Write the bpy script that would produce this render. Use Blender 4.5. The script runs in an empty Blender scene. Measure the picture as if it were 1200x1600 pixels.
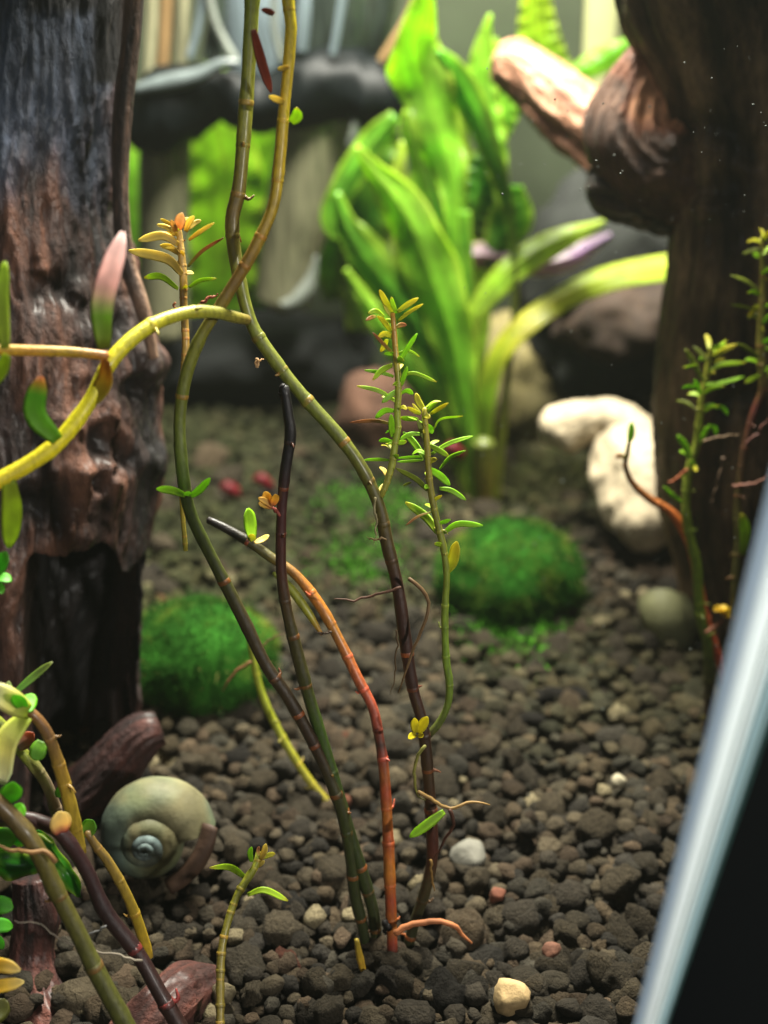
import bpy, math, random
import numpy as np
from mathutils import Vector

random.seed(7)
RNG = np.random.default_rng(7)
SC = bpy.context.scene
COL = SC.collection

# ------------------------------------------------------------------ camera (1 unit = 1 cm)
F = 2130.0                      # focal length in pixels of the 1200 x 1600 photograph
CAMH = 15.2
PITCH = math.radians(24.6)
cam_data = bpy.data.cameras.new("camera")
cam = bpy.data.objects.new("camera", cam_data)
COL.objects.link(cam)
cam.location = (0, 0, CAMH)
cam.rotation_euler = (math.pi / 2 - PITCH, 0, 0)
cam_data.sensor_fit = 'VERTICAL'
cam_data.sensor_height = 36.0
cam_data.lens = 36.0 * F / 1600.0
cam_data.clip_start = 0.5
cam_data.clip_end = 500
cam_data.dof.use_dof = True
cam_data.dof.focus_distance = 19.6
cam_data.dof.aperture_fstop = 0.145
SC.camera = cam

# ------------------------------------------------------------------ world, lamps, exposure
W = bpy.data.worlds.new("World")
SC.world = W
W.use_nodes = True
W.node_tree.nodes["Background"].inputs[0].default_value = (0.55, 0.7, 1.0, 1)
W.node_tree.nodes["Background"].inputs[1].default_value = 0.003
SC.view_settings.view_transform = 'Standard'
SC.view_settings.look = 'None'
SC.view_settings.exposure = 0.0
SC.view_settings.gamma = 1.0
SC.cycles.use_denoising = True
SC.cycles.max_bounces = 8
SC.cycles.transparent_max_bounces = 8
SC.cycles.sample_clamp_indirect = 6.0


def area_lamp(name, loc, target, sx, sy, power, color):
    d = bpy.data.lights.new(name, 'AREA')
    d.shape = 'RECTANGLE'
    d.size, d.size_y = sx, sy
    d.energy = power
    d.color = color
    o = bpy.data.objects.new(name, d)
    COL.objects.link(o)
    o.location = loc
    o.rotation_euler = (Vector(target) - Vector(loc)).to_track_quat('-Z', 'Y').to_euler()
    return o


area_lamp("tank_led_lamp", (2.0, 33.0, 33.0), (1.0, 32.0, 0.0), 17, 7, 72000, (1.0, 0.97, 0.84))
area_lamp("room_window_lamp", (-14.0, -36.0, 40.0), (1, 24, 6), 26, 20, 5000, (0.9, 0.95, 1.0))
_sd = bpy.data.lights.new("glass_edge_fill", 'SPOT')  # added lamp out of view, aimed only to brighten the glass edge
_sd.energy = 80000
_sd.color = (1.0, 0.95, 0.87)
_sd.spot_size = math.radians(17)
_sd.spot_blend = 0.5
_sd.shadow_soft_size = 1.0
_so = bpy.data.objects.new("glass_edge_fill", _sd)
COL.objects.link(_so)
_so.location = (34.0, -22.0, 26.0)
_so.rotation_euler = (Vector((2.7, 10.6, 9.3)) - _so.location).to_track_quat('-Z', 'Y').to_euler()

# ------------------------------------------------------------------ pixel -> place
CS, SN = math.cos(PITCH), math.sin(PITCH)


def ray(px, py):
    a, b = (px - 600.0) / F, (800.0 - py) / F
    return np.array([a, CS + b * SN, -SN + b * CS])


def PZ(px, py, z):
    return np.array([0, 0, CAMH]) + z * ray(px, py)


def PY(px, py, Y):
    r = ray(px, py)
    return np.array([0, 0, CAMH]) + (Y / r[1]) * r


def G(px, py, h=0.0):
    r = ray(px, py)
    t = (h - CAMH) / r[2]
    return np.array([0, 0, CAMH]) + t * r


def GYv(py):
    return float(G(600, py)[1])


def depth(p):
    return p[1] * CS - (p[2] - CAMH) * SN


def proj(v):
    v = np.asarray(v, float).reshape(-1, 3)
    z = v[:, 1] * CS - (v[:, 2] - CAMH) * SN
    u = v[:, 1] * SN + (v[:, 2] - CAMH) * CS
    return np.stack([600 + F * v[:, 0] / z, 800 - F * u / z, z], 1)


# ------------------------------------------------------------------ numpy noise
def _hash(i, j, k, s):
    n = (i * 374761393 + j * 668265263 + k * 2147483647 * 3 + s * 974634777) & 0xFFFFFFFF
    n = ((n ^ (n >> 13)) * 1274126177) & 0xFFFFFFFF
    n = ((n ^ (n >> 16)) * 2246822519) & 0xFFFFFFFF
    return ((n ^ (n >> 15)) & 0xFFFFFF) / float(0xFFFFFF)


def vnoise(p, seed=0):
    p = np.asarray(p, float)
    i = np.floor(p).astype(np.int64)
    f = p - i
    f = f * f * f * (f * (f * 6 - 15) + 10)
    out = 0
    for dx in (0, 1):
        for dy in (0, 1):
            for dz in (0, 1):
                w = (f[..., 0] if dx else 1 - f[..., 0]) * (f[..., 1] if dy else 1 - f[..., 1]) * (f[..., 2] if dz else 1 - f[..., 2])
                out = out + w * _hash(i[..., 0] + dx, i[..., 1] + dy, i[..., 2] + dz, seed)
    return out * 2 - 1


def fbm(p, octv=4, seed=0, gain=0.5, lac=2.03):
    a, s, o = 1.0, 0, 0
    p = np.asarray(p, float)
    t = 0
    for k in range(octv):
        o = o + a * vnoise(p, seed + k * 17)
        t += a
        a *= gain
        p = p * lac + 3.1
    return o / t


def lin(c):
    c = np.asarray(c, float) / 255.0
    return np.where(c <= 0.04045, c / 12.92, ((c + 0.055) / 1.055) ** 2.4)


# ------------------------------------------------------------------ mesh helpers
def mesh_from(name, verts, faces, colors=None, smooth=True):
    me = bpy.data.meshes.new(name)
    verts = np.asarray(verts, np.float32)
    if isinstance(faces, np.ndarray):
        n, k = faces.shape
        me.vertices.add(len(verts))
        me.vertices.foreach_set("co", verts.ravel())
        me.loops.add(n * k)
        me.loops.foreach_set("vertex_index", faces.astype(np.int32).ravel())
        me.polygons.add(n)
        me.polygons.foreach_set("loop_start", np.arange(0, n * k, k, dtype=np.int32))
        me.polygons.foreach_set("loop_total", np.full(n, k, np.int32))
        me.update(calc_edges=True)
        me.validate()
    else:
        me.from_pydata([tuple(map(float, v)) for v in verts], [], faces)
        me.update()
    if smooth:
        me.polygons.foreach_set("use_smooth", np.ones(len(me.polygons), bool))
    if colors is not None:
        c = np.ones((len(verts), 4), np.float32)
        c[:, :3] = colors
        a = me.color_attributes.new("pigment", 'FLOAT_COLOR', 'POINT')
        a.data.foreach_set("color", c.ravel())
    return me


def link(name, me, mat=None, parent=None, loc=None):
    o = bpy.data.objects.new(name, me)
    COL.objects.link(o)
    if mat is not None and len(me.materials) == 0:
        me.materials.append(mat)
    if parent is not None:
        o.parent = parent
    if loc is not None:
        o.location = loc
    return o


def tag(o, label, cat, group=None, kind=None):
    o['label'] = label
    o['category'] = cat
    if group:
        o['group'] = group
    if kind:
        o['kind'] = kind
    return o


def thing(name, label, cat, group=None):
    o = bpy.data.objects.new(name, None)
    COL.objects.link(o)
    o.empty_display_size = 0.5
    return tag(o, label, cat, group)


def structure(o):
    o['kind'] = 'structure'
    return o


def catmull(pts, n):
    """resample control rows (any dimension) by centripetal-ish spline to n rows, even in arc length of the first 3 columns"""
    P = np.asarray(pts, float)
    if len(P) == 2:
        t = np.linspace(0, 1, n)[:, None]
        return P[0] * (1 - t) + P[1] * t
    Q = np.vstack([2 * P[0] - P[1], P, 2 * P[-1] - P[-2]])
    out = []
    for i in range(len(P) - 1):
        p0, p1, p2, p3 = Q[i:i + 4]
        t = np.linspace(0, 1, 24, endpoint=False)[:, None]
        out.append(0.5 * (2 * p1 + (p2 - p0) * t + (2 * p0 - 5 * p1 + 4 * p2 - p3) * t ** 2 + (-p0 + 3 * p1 - 3 * p2 + p3) * t ** 3))
    out = np.vstack(out + [P[-1:]])
    d = np.r_[0, np.cumsum(np.linalg.norm(np.diff(out[:, :3], axis=0), axis=1))]
    s = np.linspace(0, d[-1], n)
    return np.stack([np.interp(s, d, out[:, k]) for k in range(out.shape[1])], 1)


def frames(c, hint=None):
    T = np.gradient(c, axis=0)
    T /= np.linalg.norm(T, axis=1)[:, None] + 1e-9
    u = np.array(hint if hint is not None else (1.0, 0.13, 0.07), float)
    U = np.zeros_like(c)
    for i in range(len(c)):
        u = u - T[i] * np.dot(u, T[i])
        u /= np.linalg.norm(u) + 1e-9
        U[i] = u
    V = np.cross(T, U)
    return T, U, V


def grid_faces(nv, nu, closed=True, base=0):
    i = np.arange(nv - 1)[:, None]
    j = np.arange(nu if closed else nu - 1)[None, :]
    j2 = (j + 1) % nu
    f = np.stack([i * nu + j, i * nu + j2, (i + 1) * nu + j2, (i + 1) * nu + j], -1).reshape(-1, 4)
    return f + base


def sweep(c, ra, rb=None, nu=10, hint=None, cap=True):
    """closed tube round centre line c; ra along the hint axis, rb across; ends are closed to a point. Returns verts, faces, ring index per vertex"""
    n = len(c)
    ra = np.asarray(ra, float) * np.ones(n)
    rb = ra if rb is None else np.asarray(rb, float) * np.ones(n)
    T, U, V = frames(c, hint)
    th = np.linspace(0, 2 * math.pi, nu, endpoint=False)
    ring = c[:, None, :] + ra[:, None, None] * np.cos(th)[None, :, None] * U[:, None, :] + rb[:, None, None] * np.sin(th)[None, :, None] * V[:, None, :]
    verts = ring.reshape(-1, 3)
    faces = grid_faces(n, nu)
    idx = np.repeat(np.arange(n), nu)
    if cap:
        a, b = len(verts), len(verts) + 1
        e0 = c[0] - T[0] * min(ra[0], rb[0]) * 0.5
        e1 = c[-1] + T[-1] * min(ra[-1], rb[-1]) * 0.5
        verts = np.vstack([verts, e0, e1])
        j = np.arange(nu)
        jn = (j + 1) % nu
        f0 = np.stack([np.full(nu, a), jn, j, j], 1)
        f1 = np.stack([np.full(nu, b), (n - 1) * nu + j, (n - 1) * nu + jn, (n - 1) * nu + jn], 1)
        tri = np.vstack([f0[:, :3], f1[:, :3]])
        faces = [tuple(f) for f in faces.tolist()] + [tuple(t) for t in tri.tolist()]
        idx = np.r_[idx, 0, n - 1]
    return verts, faces, idx


def key_color(keys, t):
    k = np.array([a for a, _ in keys])
    c = np.array([lin(b) for _, b in keys])
    return np.stack([np.interp(t, k, c[:, i]) for i in range(3)], 1)


# ------------------------------------------------------------------ materials
def new_mat(name):
    m = bpy.data.materials.new(name)
    m.use_nodes = True
    nt = m.node_tree
    nt.nodes.clear()
    return m, nt


def N(nt, t, **kw):
    n = nt.nodes.new(t)
    for k, v in kw.items():
        if k in n.inputs:
            n.inputs[k].default_value = v
        else:
            setattr(n, k, v)
    return n


def pigment_mat(name, rough=0.45, bdist=0.05, trans=0.0, bump=0.0, bscale=8.0, var=0.25, vscale=5.0, spec=0.4, coat=0.0, sss=0.0, stretch=None, base=None, coat_rough=0.2):
    """material whose base colour is the thing's own pigment (attribute) or a plain colour, mottled by noise"""
    m, nt = new_mat(name)
    L = nt.links
    out = N(nt, 'ShaderNodeOutputMaterial')
    b = N(nt, 'ShaderNodeBsdfPrincipled')
    b.inputs['Roughness'].default_value = rough
    b.inputs['Specular IOR Level'].default_value = spec
    b.inputs['Coat Weight'].default_value = coat
    b.inputs['Coat Roughness'].default_value = coat_rough
    tc = N(nt, 'ShaderNodeTexCoord')
    vec = tc.outputs['Object']
    if stretch:
        mp = N(nt, 'ShaderNodeMapping')
        mp.inputs['Scale'].default_value = stretch
        L.new(vec, mp.inputs['Vector'])
        vec = mp.outputs['Vector']
    no = N(nt, 'ShaderNodeTexNoise')
    no.inputs['Scale'].default_value = vscale
    no.inputs['Detail'].default_value = 5
    L.new(vec, no.inputs['Vector'])
    mr = N(nt, 'ShaderNodeMapRange')
    mr.inputs['From Min'].default_value = 0.25
    mr.inputs['From Max'].default_value = 0.75
    mr.inputs['To Min'].default_value = 1 - var
    mr.inputs['To Max'].default_value = 1 + var
    L.new(no.outputs['Fac'], mr.inputs['Value'])
    mul = N(nt, 'ShaderNodeMix', data_type='RGBA', blend_type='MULTIPLY')
    mul.inputs['Factor'].default_value = 1.0
    if base is None:
        at = N(nt, 'ShaderNodeAttribute', attribute_name='pigment')
        L.new(at.outputs['Color'], mul.inputs['A'])
    else:
        mul.inputs['A'].default_value = (*lin(base), 1)
    L.new(mr.outputs['Result'], mul.inputs['B'])
    L.new(mul.outputs['Result'], b.inputs['Base Color'])
    if sss:
        b.inputs['Subsurface Weight'].default_value = sss
        b.inputs['Subsurface Radius'].default_value = (0.25, 0.2, 0.08)
        b.inputs['Subsurface Scale'].default_value = 0.6
    if bump:
        n2 = N(nt, 'ShaderNodeTexNoise')
        n2.inputs['Scale'].default_value = bscale
        n2.inputs['Detail'].default_value = 7
        n2.inputs['Roughness'].default_value = 0.65
        L.new(vec, n2.inputs['Vector'])
        bp = N(nt, 'ShaderNodeBump')
        bp.inputs['Strength'].default_value = bump
        bp.inputs['Distance'].default_value = bdist
        L.new(n2.outputs['Fac'], bp.inputs['Height'])
        L.new(bp.outputs['Normal'], b.inputs['Normal'])
    if trans:
        tr = N(nt, 'ShaderNodeBsdfTranslucent')
        L.new(mul.outputs['Result'], tr.inputs['Color'])
        mx = N(nt, 'ShaderNodeMixShader')
        mx.inputs[0].default_value = trans
        L.new(b.outputs[0], mx.inputs[1])
        L.new(tr.outputs[0], mx.inputs[2])
        L.new(mx.outputs[0], out.inputs['Surface'])
    else:
        L.new(b.outputs[0], out.inputs['Surface'])
    return m


M_STEM = pigment_mat("stem_skin", rough=0.48, trans=0.15, bump=0.3, bscale=7, var=0.32, vscale=6, spec=0.5, sss=0.0, stretch=(3, 3, 1), coat=0.2, coat_rough=0.2)
M_LEAF = pigment_mat("small_leaf", rough=0.5, trans=0.45, bump=0.1, bscale=10, var=0.22, vscale=3)
M_SWORD = pigment_mat("sword_leaf", rough=0.4, trans=0.68, bump=0.45, bscale=3, var=0.35, vscale=1.6, coat=0.25)
M_WOOD = pigment_mat("driftwood", rough=0.68, bump=1.0, bscale=6, var=0.4, vscale=5, coat=0.22, coat_rough=0.35, bdist=0.12, stretch=(1.6, 1.6, 0.6))
M_ROCK = pigment_mat("rock", rough=0.85, bump=0.7, bscale=5, var=0.35, vscale=3)
M_GRAVEL = pigment_mat("aquarium_soil", rough=0.95, bump=1.0, bscale=6, var=0.4, vscale=4, spec=0.15, bdist=0.2)
M_SHELL = pigment_mat("snail_shell", rough=0.62, bump=0.3, bscale=7, var=0.35, vscale=2.2, coat=0.0, spec=0.3)
M_ALGAE = pigment_mat("algae_ball", rough=0.95, trans=0.04, bump=0.15, bscale=9, var=0.35, vscale=1.2, spec=0.1)
M_ROOT = pigment_mat("root_hair", rough=0.6, trans=0.2, var=0.3)
M_BLACK = pigment_mat("black_plastic", rough=0.5, base=(5, 9, 10), var=0.3, bump=0.3, bscale=2, spec=0.12)

# ------------------------------------------------------------------ the setting: gravel bed, back wall, table dark


SIDE_A, SIDE_B = G(1022, 1590), G(1165, 1000)
SIDE_K = (SIDE_B[0] - SIDE_A[0]) / (SIDE_B[1] - SIDE_A[1])


def side_x(y):
    # the right pane of the tank runs straight away from the front glass corner
    return SIDE_A[0] + SIDE_K * (y - SIDE_A[1])


def inside(x, y):
    return x < side_x(y)


nu = 40
ys = np.linspace(9.0, 46.0, 38)
bv = np.array([(-0.40 * (y * CS + CAMH * SN) - 3 + (side_x(y) + 0.1 + 0.40 * (y * CS + CAMH * SN) + 3) * k / (nu - 1), y, -0.16) for y in ys for k in range(nu)])
bv[:, 2] += 0.08 * fbm(bv * 1.3, 3, 5)
bf = grid_faces(len(ys), nu, closed=False)[:, ::-1].copy()
bed = structure(link("gravel_bed", mesh_from("gravel_bed", bv, bf, np.tile(lin((38, 33, 26)), (len(bv), 1))), M_GRAVEL))


def ico(sub):
    import bmesh
    bm = bmesh.new()
    bmesh.ops.create_icosphere(bm, subdivisions=sub, radius=1.0)
    v = np.array([x.co[:] for x in bm.verts])
    f = np.array([[q.index for q in x.verts] for x in bm.faces])
    bm.free()
    return v, f


ICO = {s: ico(s) for s in (1, 2, 3, 4)}


def lump(sub, seed, amp=0.35, freq=1.0, facet=0.25):
    v, f = ICO[sub]
    off = seed * 7.31
    d = 1 + amp * fbm(v * freq + off, 2, seed) + amp * 0.6 * fbm(v * 2.9 * freq + off, 3, seed + 3)
    w = v * d[:, None]
    r = np.random.default_rng(seed)
    for _ in range(7):                     # flattened, broken faces
        n = r.normal(size=3)
        n /= np.linalg.norm(n)
        h = r.uniform(0.62, 0.92)
        s = w @ n
        over = np.maximum(s - h, 0)
        w = w - n[None, :] * (over * (1 - facet))[:, None]
    return w, f


def rot_rand(r):
    q = r.normal(size=4)
    q /= np.linalg.norm(q)
    a, b, c, d = q
    return np.array([[1 - 2 * (c * c + d * d), 2 * (b * c - a * d), 2 * (b * d + a * c)],
                     [2 * (b * c + a * d), 1 - 2 * (b * b + d * d), 2 * (c * d - a * b)],
                     [2 * (b * d - a * c), 2 * (c * d + a * b), 1 - 2 * (b * b + c * c)]])


GR_COLS = [(79, 70, 54), (69, 62, 49), (88, 78, 60), (60, 54, 44), (80, 68, 51), (70, 65, 54), (84, 70, 54), (52, 48, 41)]
gr = np.random.default_rng(11)
gran = []
sp = 0.31
for layer, (h0, keep) in enumerate(((-0.16, 1.0), (0.03, 0.9), (0.16, 0.32))):
    for y in np.arange(12.5, 44.5, sp * 0.87):
        z = y * CS + CAMH * SN
        half = 0.30 * z + 0.6
        for x in np.arange(-half, half, sp):
            if gr.random() > keep:
                continue
            xx, yy = x + gr.normal() * 0.10, y + gr.normal() * 0.10
            if not inside(xx + 0.15, yy):
                continue
            s = 0.168 * math.exp(gr.normal() * 0.36)
            gran.append((xx, yy, h0 + gr.normal() * 0.05, s, gr.integers(0, 8), layer))
gran = np.array(gran)
pp = proj(gran[:, :3])
inframe = (pp[:, 0] > -40) & (pp[:, 0] < 1240) & (pp[:, 1] < 1650)
gran, pp = gran[inframe], pp[inframe]
# algae tint of the far gravel follows world position
green = np.clip(0.25 + 0.9 * fbm(gran[:, :3] * np.array([0.16, 0.16, 0]) + 4.2, 3, 9), 0, 1) * np.clip((gran[:, 1] - 20) / 14, 0, 1)
base = np.array([lin(c) for c in GR_COLS]) * np.array([0.70, 0.71, 0.745])
size_px = gran[:, 3] / pp[:, 2]
shown = (pp[:, 0] > 160) & (pp[:, 0] < 1070) & (pp[:, 1] < 1590) & (gran[:, 5] > 0)
order = np.argsort(-np.where(shown, size_px, 0))
single = set(order[:300].tolist())
protos = []
for k in range(14):
    v, f = lump(3, 100 + k, 0.46, 1.2)
    col = base[k % 8] if k != 13 else lin((84, 50, 38))
    protos.append(mesh_from("granule", v, f, np.tile(col * (0.62 + 0.6 * ((k * 5) % 7) / 6), (len(v), 1))))
    protos[-1].materials.append(M_GRAVEL)
for n_, i in enumerate(order[:300]):
    x, y, h, s, c, _ = gran[i]
    o = bpy.data.objects.new("granule", protos[int(gr.integers(0, 13)) if gr.random() < 0.985 else 13])
    COL.objects.link(o)
    o.parent = bed
    o.location = (x, y, h)
    o.scale = (s * gr.uniform(0.9, 1.25), s * gr.uniform(0.8, 1.1), s * gr.uniform(0.75, 1.0))
    o.rotation_euler = gr.uniform(0, 6.28, 3)
lib2 = [lump(2, 200 + k, 0.5, 1.2) for k in range(16)]
lib1 = [lump(1, 300 + k, 0.3, 1.0) for k in range(8)]
vs, fs, cs, nb = [], [], [], 0
for i in range(len(gran)):
    if i in single:
        continue
    x, y, h, s, c, layer = gran[i]
    v, f = (lib2 if y < 26 else lib1)[int(gr.integers(0, 8))]
    R = rot_rand(gr)
    v = (v * (s * gr.uniform(0.8, 1.2, 3))) @ R.T
    v[:, 2] *= 0.85
    vs.append(v + (x, y, h))
    fs.append(f + nb)
    nb += len(v)
    cc = base[int(c)] * gr.uniform(0.5, 1.3)
    if gr.random() < 0.005:
        cc = lin((86, 52, 38))
    elif gr.random() < 0.02:
        cc = lin((116, 106, 82))
    g = green[i] * 0.75
    cc = cc * (1 - g) + lin((66, 74, 26)) * g * gr.uniform(0.7, 1.2)
    # far left of the bed: brown-green algae, with shade painted in as darkness
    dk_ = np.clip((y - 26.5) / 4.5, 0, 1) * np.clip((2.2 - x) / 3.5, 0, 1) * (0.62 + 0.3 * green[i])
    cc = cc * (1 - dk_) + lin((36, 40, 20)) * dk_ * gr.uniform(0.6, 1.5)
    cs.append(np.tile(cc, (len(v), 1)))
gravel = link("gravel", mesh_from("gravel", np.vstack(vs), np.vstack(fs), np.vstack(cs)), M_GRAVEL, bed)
gravel['kind'] = 'stuff'

# back wall of the tank
bw = [(-30, 45.0, -1), (26, 45.0, -1), (26, 45.0, 22), (-30, 45.0, 22), (-30, 45.6, -1), (26, 45.6, -1), (26, 45.6, 22), (-30, 45.6, 22)]
M_BACK = pigment_mat("back_glass_film", rough=0.35, base=(58, 64, 50), var=0.45, vscale=0.25, bump=0.03)
back = link("back_wall", mesh_from("back_wall", bw, [(0, 1, 2, 3), (7, 6, 5, 4), (0, 4, 5, 1), (1, 5, 6, 2), (2, 6, 7, 3), (3, 7, 4, 0)], smooth=False), M_BACK)
structure(back)
# pale silicone bead down the back wall
c = np.array([PY(942 - 0.05 * q, q, 44.6) for q in (-60, 60, 180, 330, 480)])
v, f, _ = sweep(catmull(c, 30), 24 * 49 / F, 8 * 49 / F, 12, hint=(1, 0, 0))
M_SIL = pigment_mat("silicone", rough=0.3, base=(160, 162, 118), var=0.1, vscale=1, trans=0.2)
tag(link("silicone_seam", mesh_from("silicone_seam", v, f), M_SIL), "pale yellowish vertical silicone seam running down the back wall", "silicone seam")


# ------------------------------------------------------------------ plants
def px_path(pts, Y0=None, Y1=None):
    """pts: (px, py[, Y]) -> centre line; Y interpolated along the polyline when not given"""
    P = np.array([p[:2] for p in pts], float)
    d = np.r_[0, np.cumsum(np.linalg.norm(np.diff(P, axis=0), axis=1))]
    if len(pts[0]) == 3:
        Ys = [p[2] for p in pts]
    else:
        Ys = Y0 + (Y1 - Y0) * d / d[-1]
    return np.array([PY(p[0], p[1], y) for p, y in zip(P, Ys)])


def stem_mesh(name, ctrl, rpx, keys, node_px=75, node_off=30, mat=None, parent=None, n=None, bulge=0.0, wob=0.0, node_col=(176, 92, 40), nodes=True, nu=12):
    """ctrl: 3D control points. rpx: list of radii in px along it. Returns (object, centreline, radii)"""
    C0 = np.asarray(ctrl)
    zz = np.array([depth(p) for p in C0])
    rr = 0.83 * np.interp(np.linspace(0, 1, len(C0)), np.linspace(0, 1, len(rpx)), rpx) * zz / F
    length = np.linalg.norm(np.diff(C0, axis=0), axis=1).sum()
    n = n or max(24, int(length / 0.11))
    R = catmull(np.column_stack([C0, rr]), n)
    c, r = R[:, :3], R[:, 3]
    d = np.r_[0, np.cumsum(np.linalg.norm(np.diff(c, axis=0), axis=1))]
    zm = np.array([depth(p) for p in c])
    dpx = np.r_[0, np.cumsum(np.diff(d) * F / zm[1:])]
    npos = np.arange(node_off, dpx[-1] - 6, node_px) if nodes else np.array([])
    npos = npos + RNG.normal(size=len(npos)) * node_px * 0.13
    # each internode swells a little towards its node, with a faint kink
    if len(npos):
        dn = np.min(np.abs(dpx[:, None] - npos[None, :]), axis=1)
        r = r * (1.06 + 0.07 * np.exp(-(dn / 9.0) ** 2) + bulge * np.exp(-(dn / 5.0) ** 2))
        ph = np.searchsorted(npos, dpx)
        r = r * (1 - 0.05 * ((ph * 37) % 5 - 2) / 2)
    c = c + wob * np.stack([fbm(np.column_stack([d * 0.8, d * 0 + k, d * 0]), 3, 20 + k) for k in range(3)], 1) * 0.5
    v, f, idx = sweep(c, r, None, nu)
    t = d / d[-1]
    col = key_color(keys, t)[idx]
    vr = 1 + 0.16 * fbm(v * np.array([2.5, 2.5, 1.0]), 3, 3)
    col = col * vr[:, None]
    o = link(name, mesh_from(name, v, f, np.clip(col, 0, 1)), mat or M_STEM, parent)
    T = np.gradient(c, axis=0)
    T /= np.linalg.norm(T, axis=1)[:, None]
    for q in npos:
        if RNG.random() < 0.22 and node_px > 30:
            continue
        i = int(np.clip(np.searchsorted(dpx, q), 1, len(c) - 2))
        L = 0.34 * r[i]
        s = np.linspace(-1, 1, 7)
        cc = c[i] + s[:, None] * T[i] * L * 1.1
        rad = r[i] * (1.01 + 0.04 * np.cos(s * 1.45) ** 2)
        vv, ff, ix = sweep(cc, rad, None, nu)
        mixk = RNG.uniform(0.1, 0.7)
        kc = lin(node_col) * mixk * 0.9 + col[min(i * nu, len(col) - 1)] * (1 - mixk)
        pw = np.clip(0.5 + 1.6 * fbm(vv * 5 + q, 2, 8), 0, 1)[:, None]
        kcol = kc * 1.15 * pw + col[min(i * nu, len(col) - 1)] * (1 - pw)
        if node_px > 30 and RNG.random() < 0.55:      # a stub of a shed leaf or young root on the joint, one mesh with it
            th_ = RNG.uniform(0, 6.28)
            _, U_, V_ = frames(np.array([c[i - 1], c[i], c[i + 1]]))
            dr = math.cos(th_) * U_[1] + math.sin(th_) * V_[1]
            ln = r[i] * RNG.uniform(0.5, 1.3)
            nb_ = np.array([c[i] + dr * r[i] * 0.8, c[i] + dr * (r[i] + ln * 0.5) + T[i] * ln * 0.2, c[i] + dr * (r[i] + ln) + T[i] * ln * RNG.normal() * 0.7])
            v3, f3, _ = sweep(catmull(nb_, 6), np.linspace(0.34, 0.10, 6) * r[i], None, 6)
            f3 = [tuple(a_ + len(vv) for a_ in x_) for x_ in f3]
            vv = np.vstack([vv, v3])
            ff = list(ff) + f3
            kcol = np.vstack([kcol, np.tile(kc * 0.9, (len(v3), 1))])
        link("node", mesh_from("node", vv, ff, np.clip(kcol, 0, 1)), mat or M_STEM, o if parent is None or o.parent.parent is None else o.parent)
    return o, c, r


def leaf_mesh(pts3, wpx, keys, th=0.06, n=12, blunt=0.82, cup=0.25, roll=0.0):
    C0 = np.asarray(pts3)
    c = catmull(C0, n)
    t = np.linspace(0, 1, n)
    zz = depth(c.mean(0))
    w = wpx * zz / F * (0.25 + 0.75 * np.sin(np.pi * np.clip(t * blunt + 0.09, 0, 1)) ** 0.7)
    w[-1] *= 0.35
    w[-2] *= 0.8
    view = c.mean(0) - np.array([0, 0, CAMH])
    view /= np.linalg.norm(view)
    T = c[-1] - c[0]
    side = np.cross(T, view)
    side /= np.linalg.norm(side) + 1e-9
    up = np.cross(side, T / (np.linalg.norm(T) + 1e-9))
    side = side * math.cos(roll) + up * math.sin(roll)
    T_, U_, V_ = frames(c, side)
    sx = np.array([1, 0.6, 0, -0.6, -1, -0.6, 0, 0.6])
    keel = cup * (np.abs(sx) - 0.5)
    sy = np.array([0, 1, 1, 1, 0, -1, -1, -1]) * th
    tk = np.maximum(w, 0.05)
    v = (c[:, None, :] + w[:, None, None] * sx[None, :, None] * U_[:, None, :] + (tk[:, None] * sy[None, :] * 0.8 + w[:, None] * keel[None, :])[:, :, None] * V_[:, None, :]).reshape(-1, 3)
    nuq = 8
    f = [tuple(x) for x in grid_faces(n, nuq).tolist()] + [tuple(range(nuq))[::-1], tuple((n - 1) * nuq + k_ for k_ in range(nuq))]
    idx = np.repeat(np.arange(n), nuq)
    tt = t[idx]
    col = key_color(keys, tt) * (1 + 0.25 * fbm(v * 5, 3, 6))[:, None] * np.tile(np.array([1.08, 1, 0.86, 1, 1.08, 1, 0.86, 1]), n)[:, None]
    return mesh_from("leaf", v, f, np.clip(col, 0, 1))


def leaves(parent, spec, Y, conv, keys_list, name="leaf"):
    """spec rows: (base, mid, tip, half width) in a zoomed crop; conv turns them to photo pixels; each leaf is a mesh of its own"""
    for k, (b, m, t, w) in enumerate(spec):
        q = [conv(*b), conv(*m), conv(*t)]
        dy = RNG.normal() * 0.25
        Yb = Y(q[0][1]) if callable(Y) else Y
        p = [PY(*q[0], Yb), PY(*q[1], Yb + dy * 0.6), PY(*q[2], Yb + dy)]
        sc = conv(1, 0)[0] - conv(0, 0)[0]
        keys = keys_list[k % len(keys_list)] if not isinstance(keys_list, dict) else keys_list.get(k, keys_list[-1])
        link(name, leaf_mesh(p, w * sc * 1.35, keys, roll=RNG.normal() * 0.3), M_LEAF, parent)


def root_part(parent, pts, Y, rpx, col=(92, 74, 48), name="root"):
    c0 = np.array([PY(a, b, Y if not callable(Y) else Y(b)) for a, b in pts])
    c = catmull(c0, 18)
    c += 0.03 * np.stack([fbm(np.column_stack([np.arange(18) * 0.5 + k * 9 + pts[0][0], np.zeros(18), np.zeros(18)]), 2, k) for k in range(3)], 1)
    r = np.interp(np.linspace(0, 1, 18), [0, 0.7, 1], [1, 0.75, 0.3]) * rpx * depth(c0[0]) / F
    v, f, _ = sweep(c, r, None, 6)
    link(name, mesh_from(name, v, f, np.tile(lin(col), (len(v), 1))), M_ROOT, parent)


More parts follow.
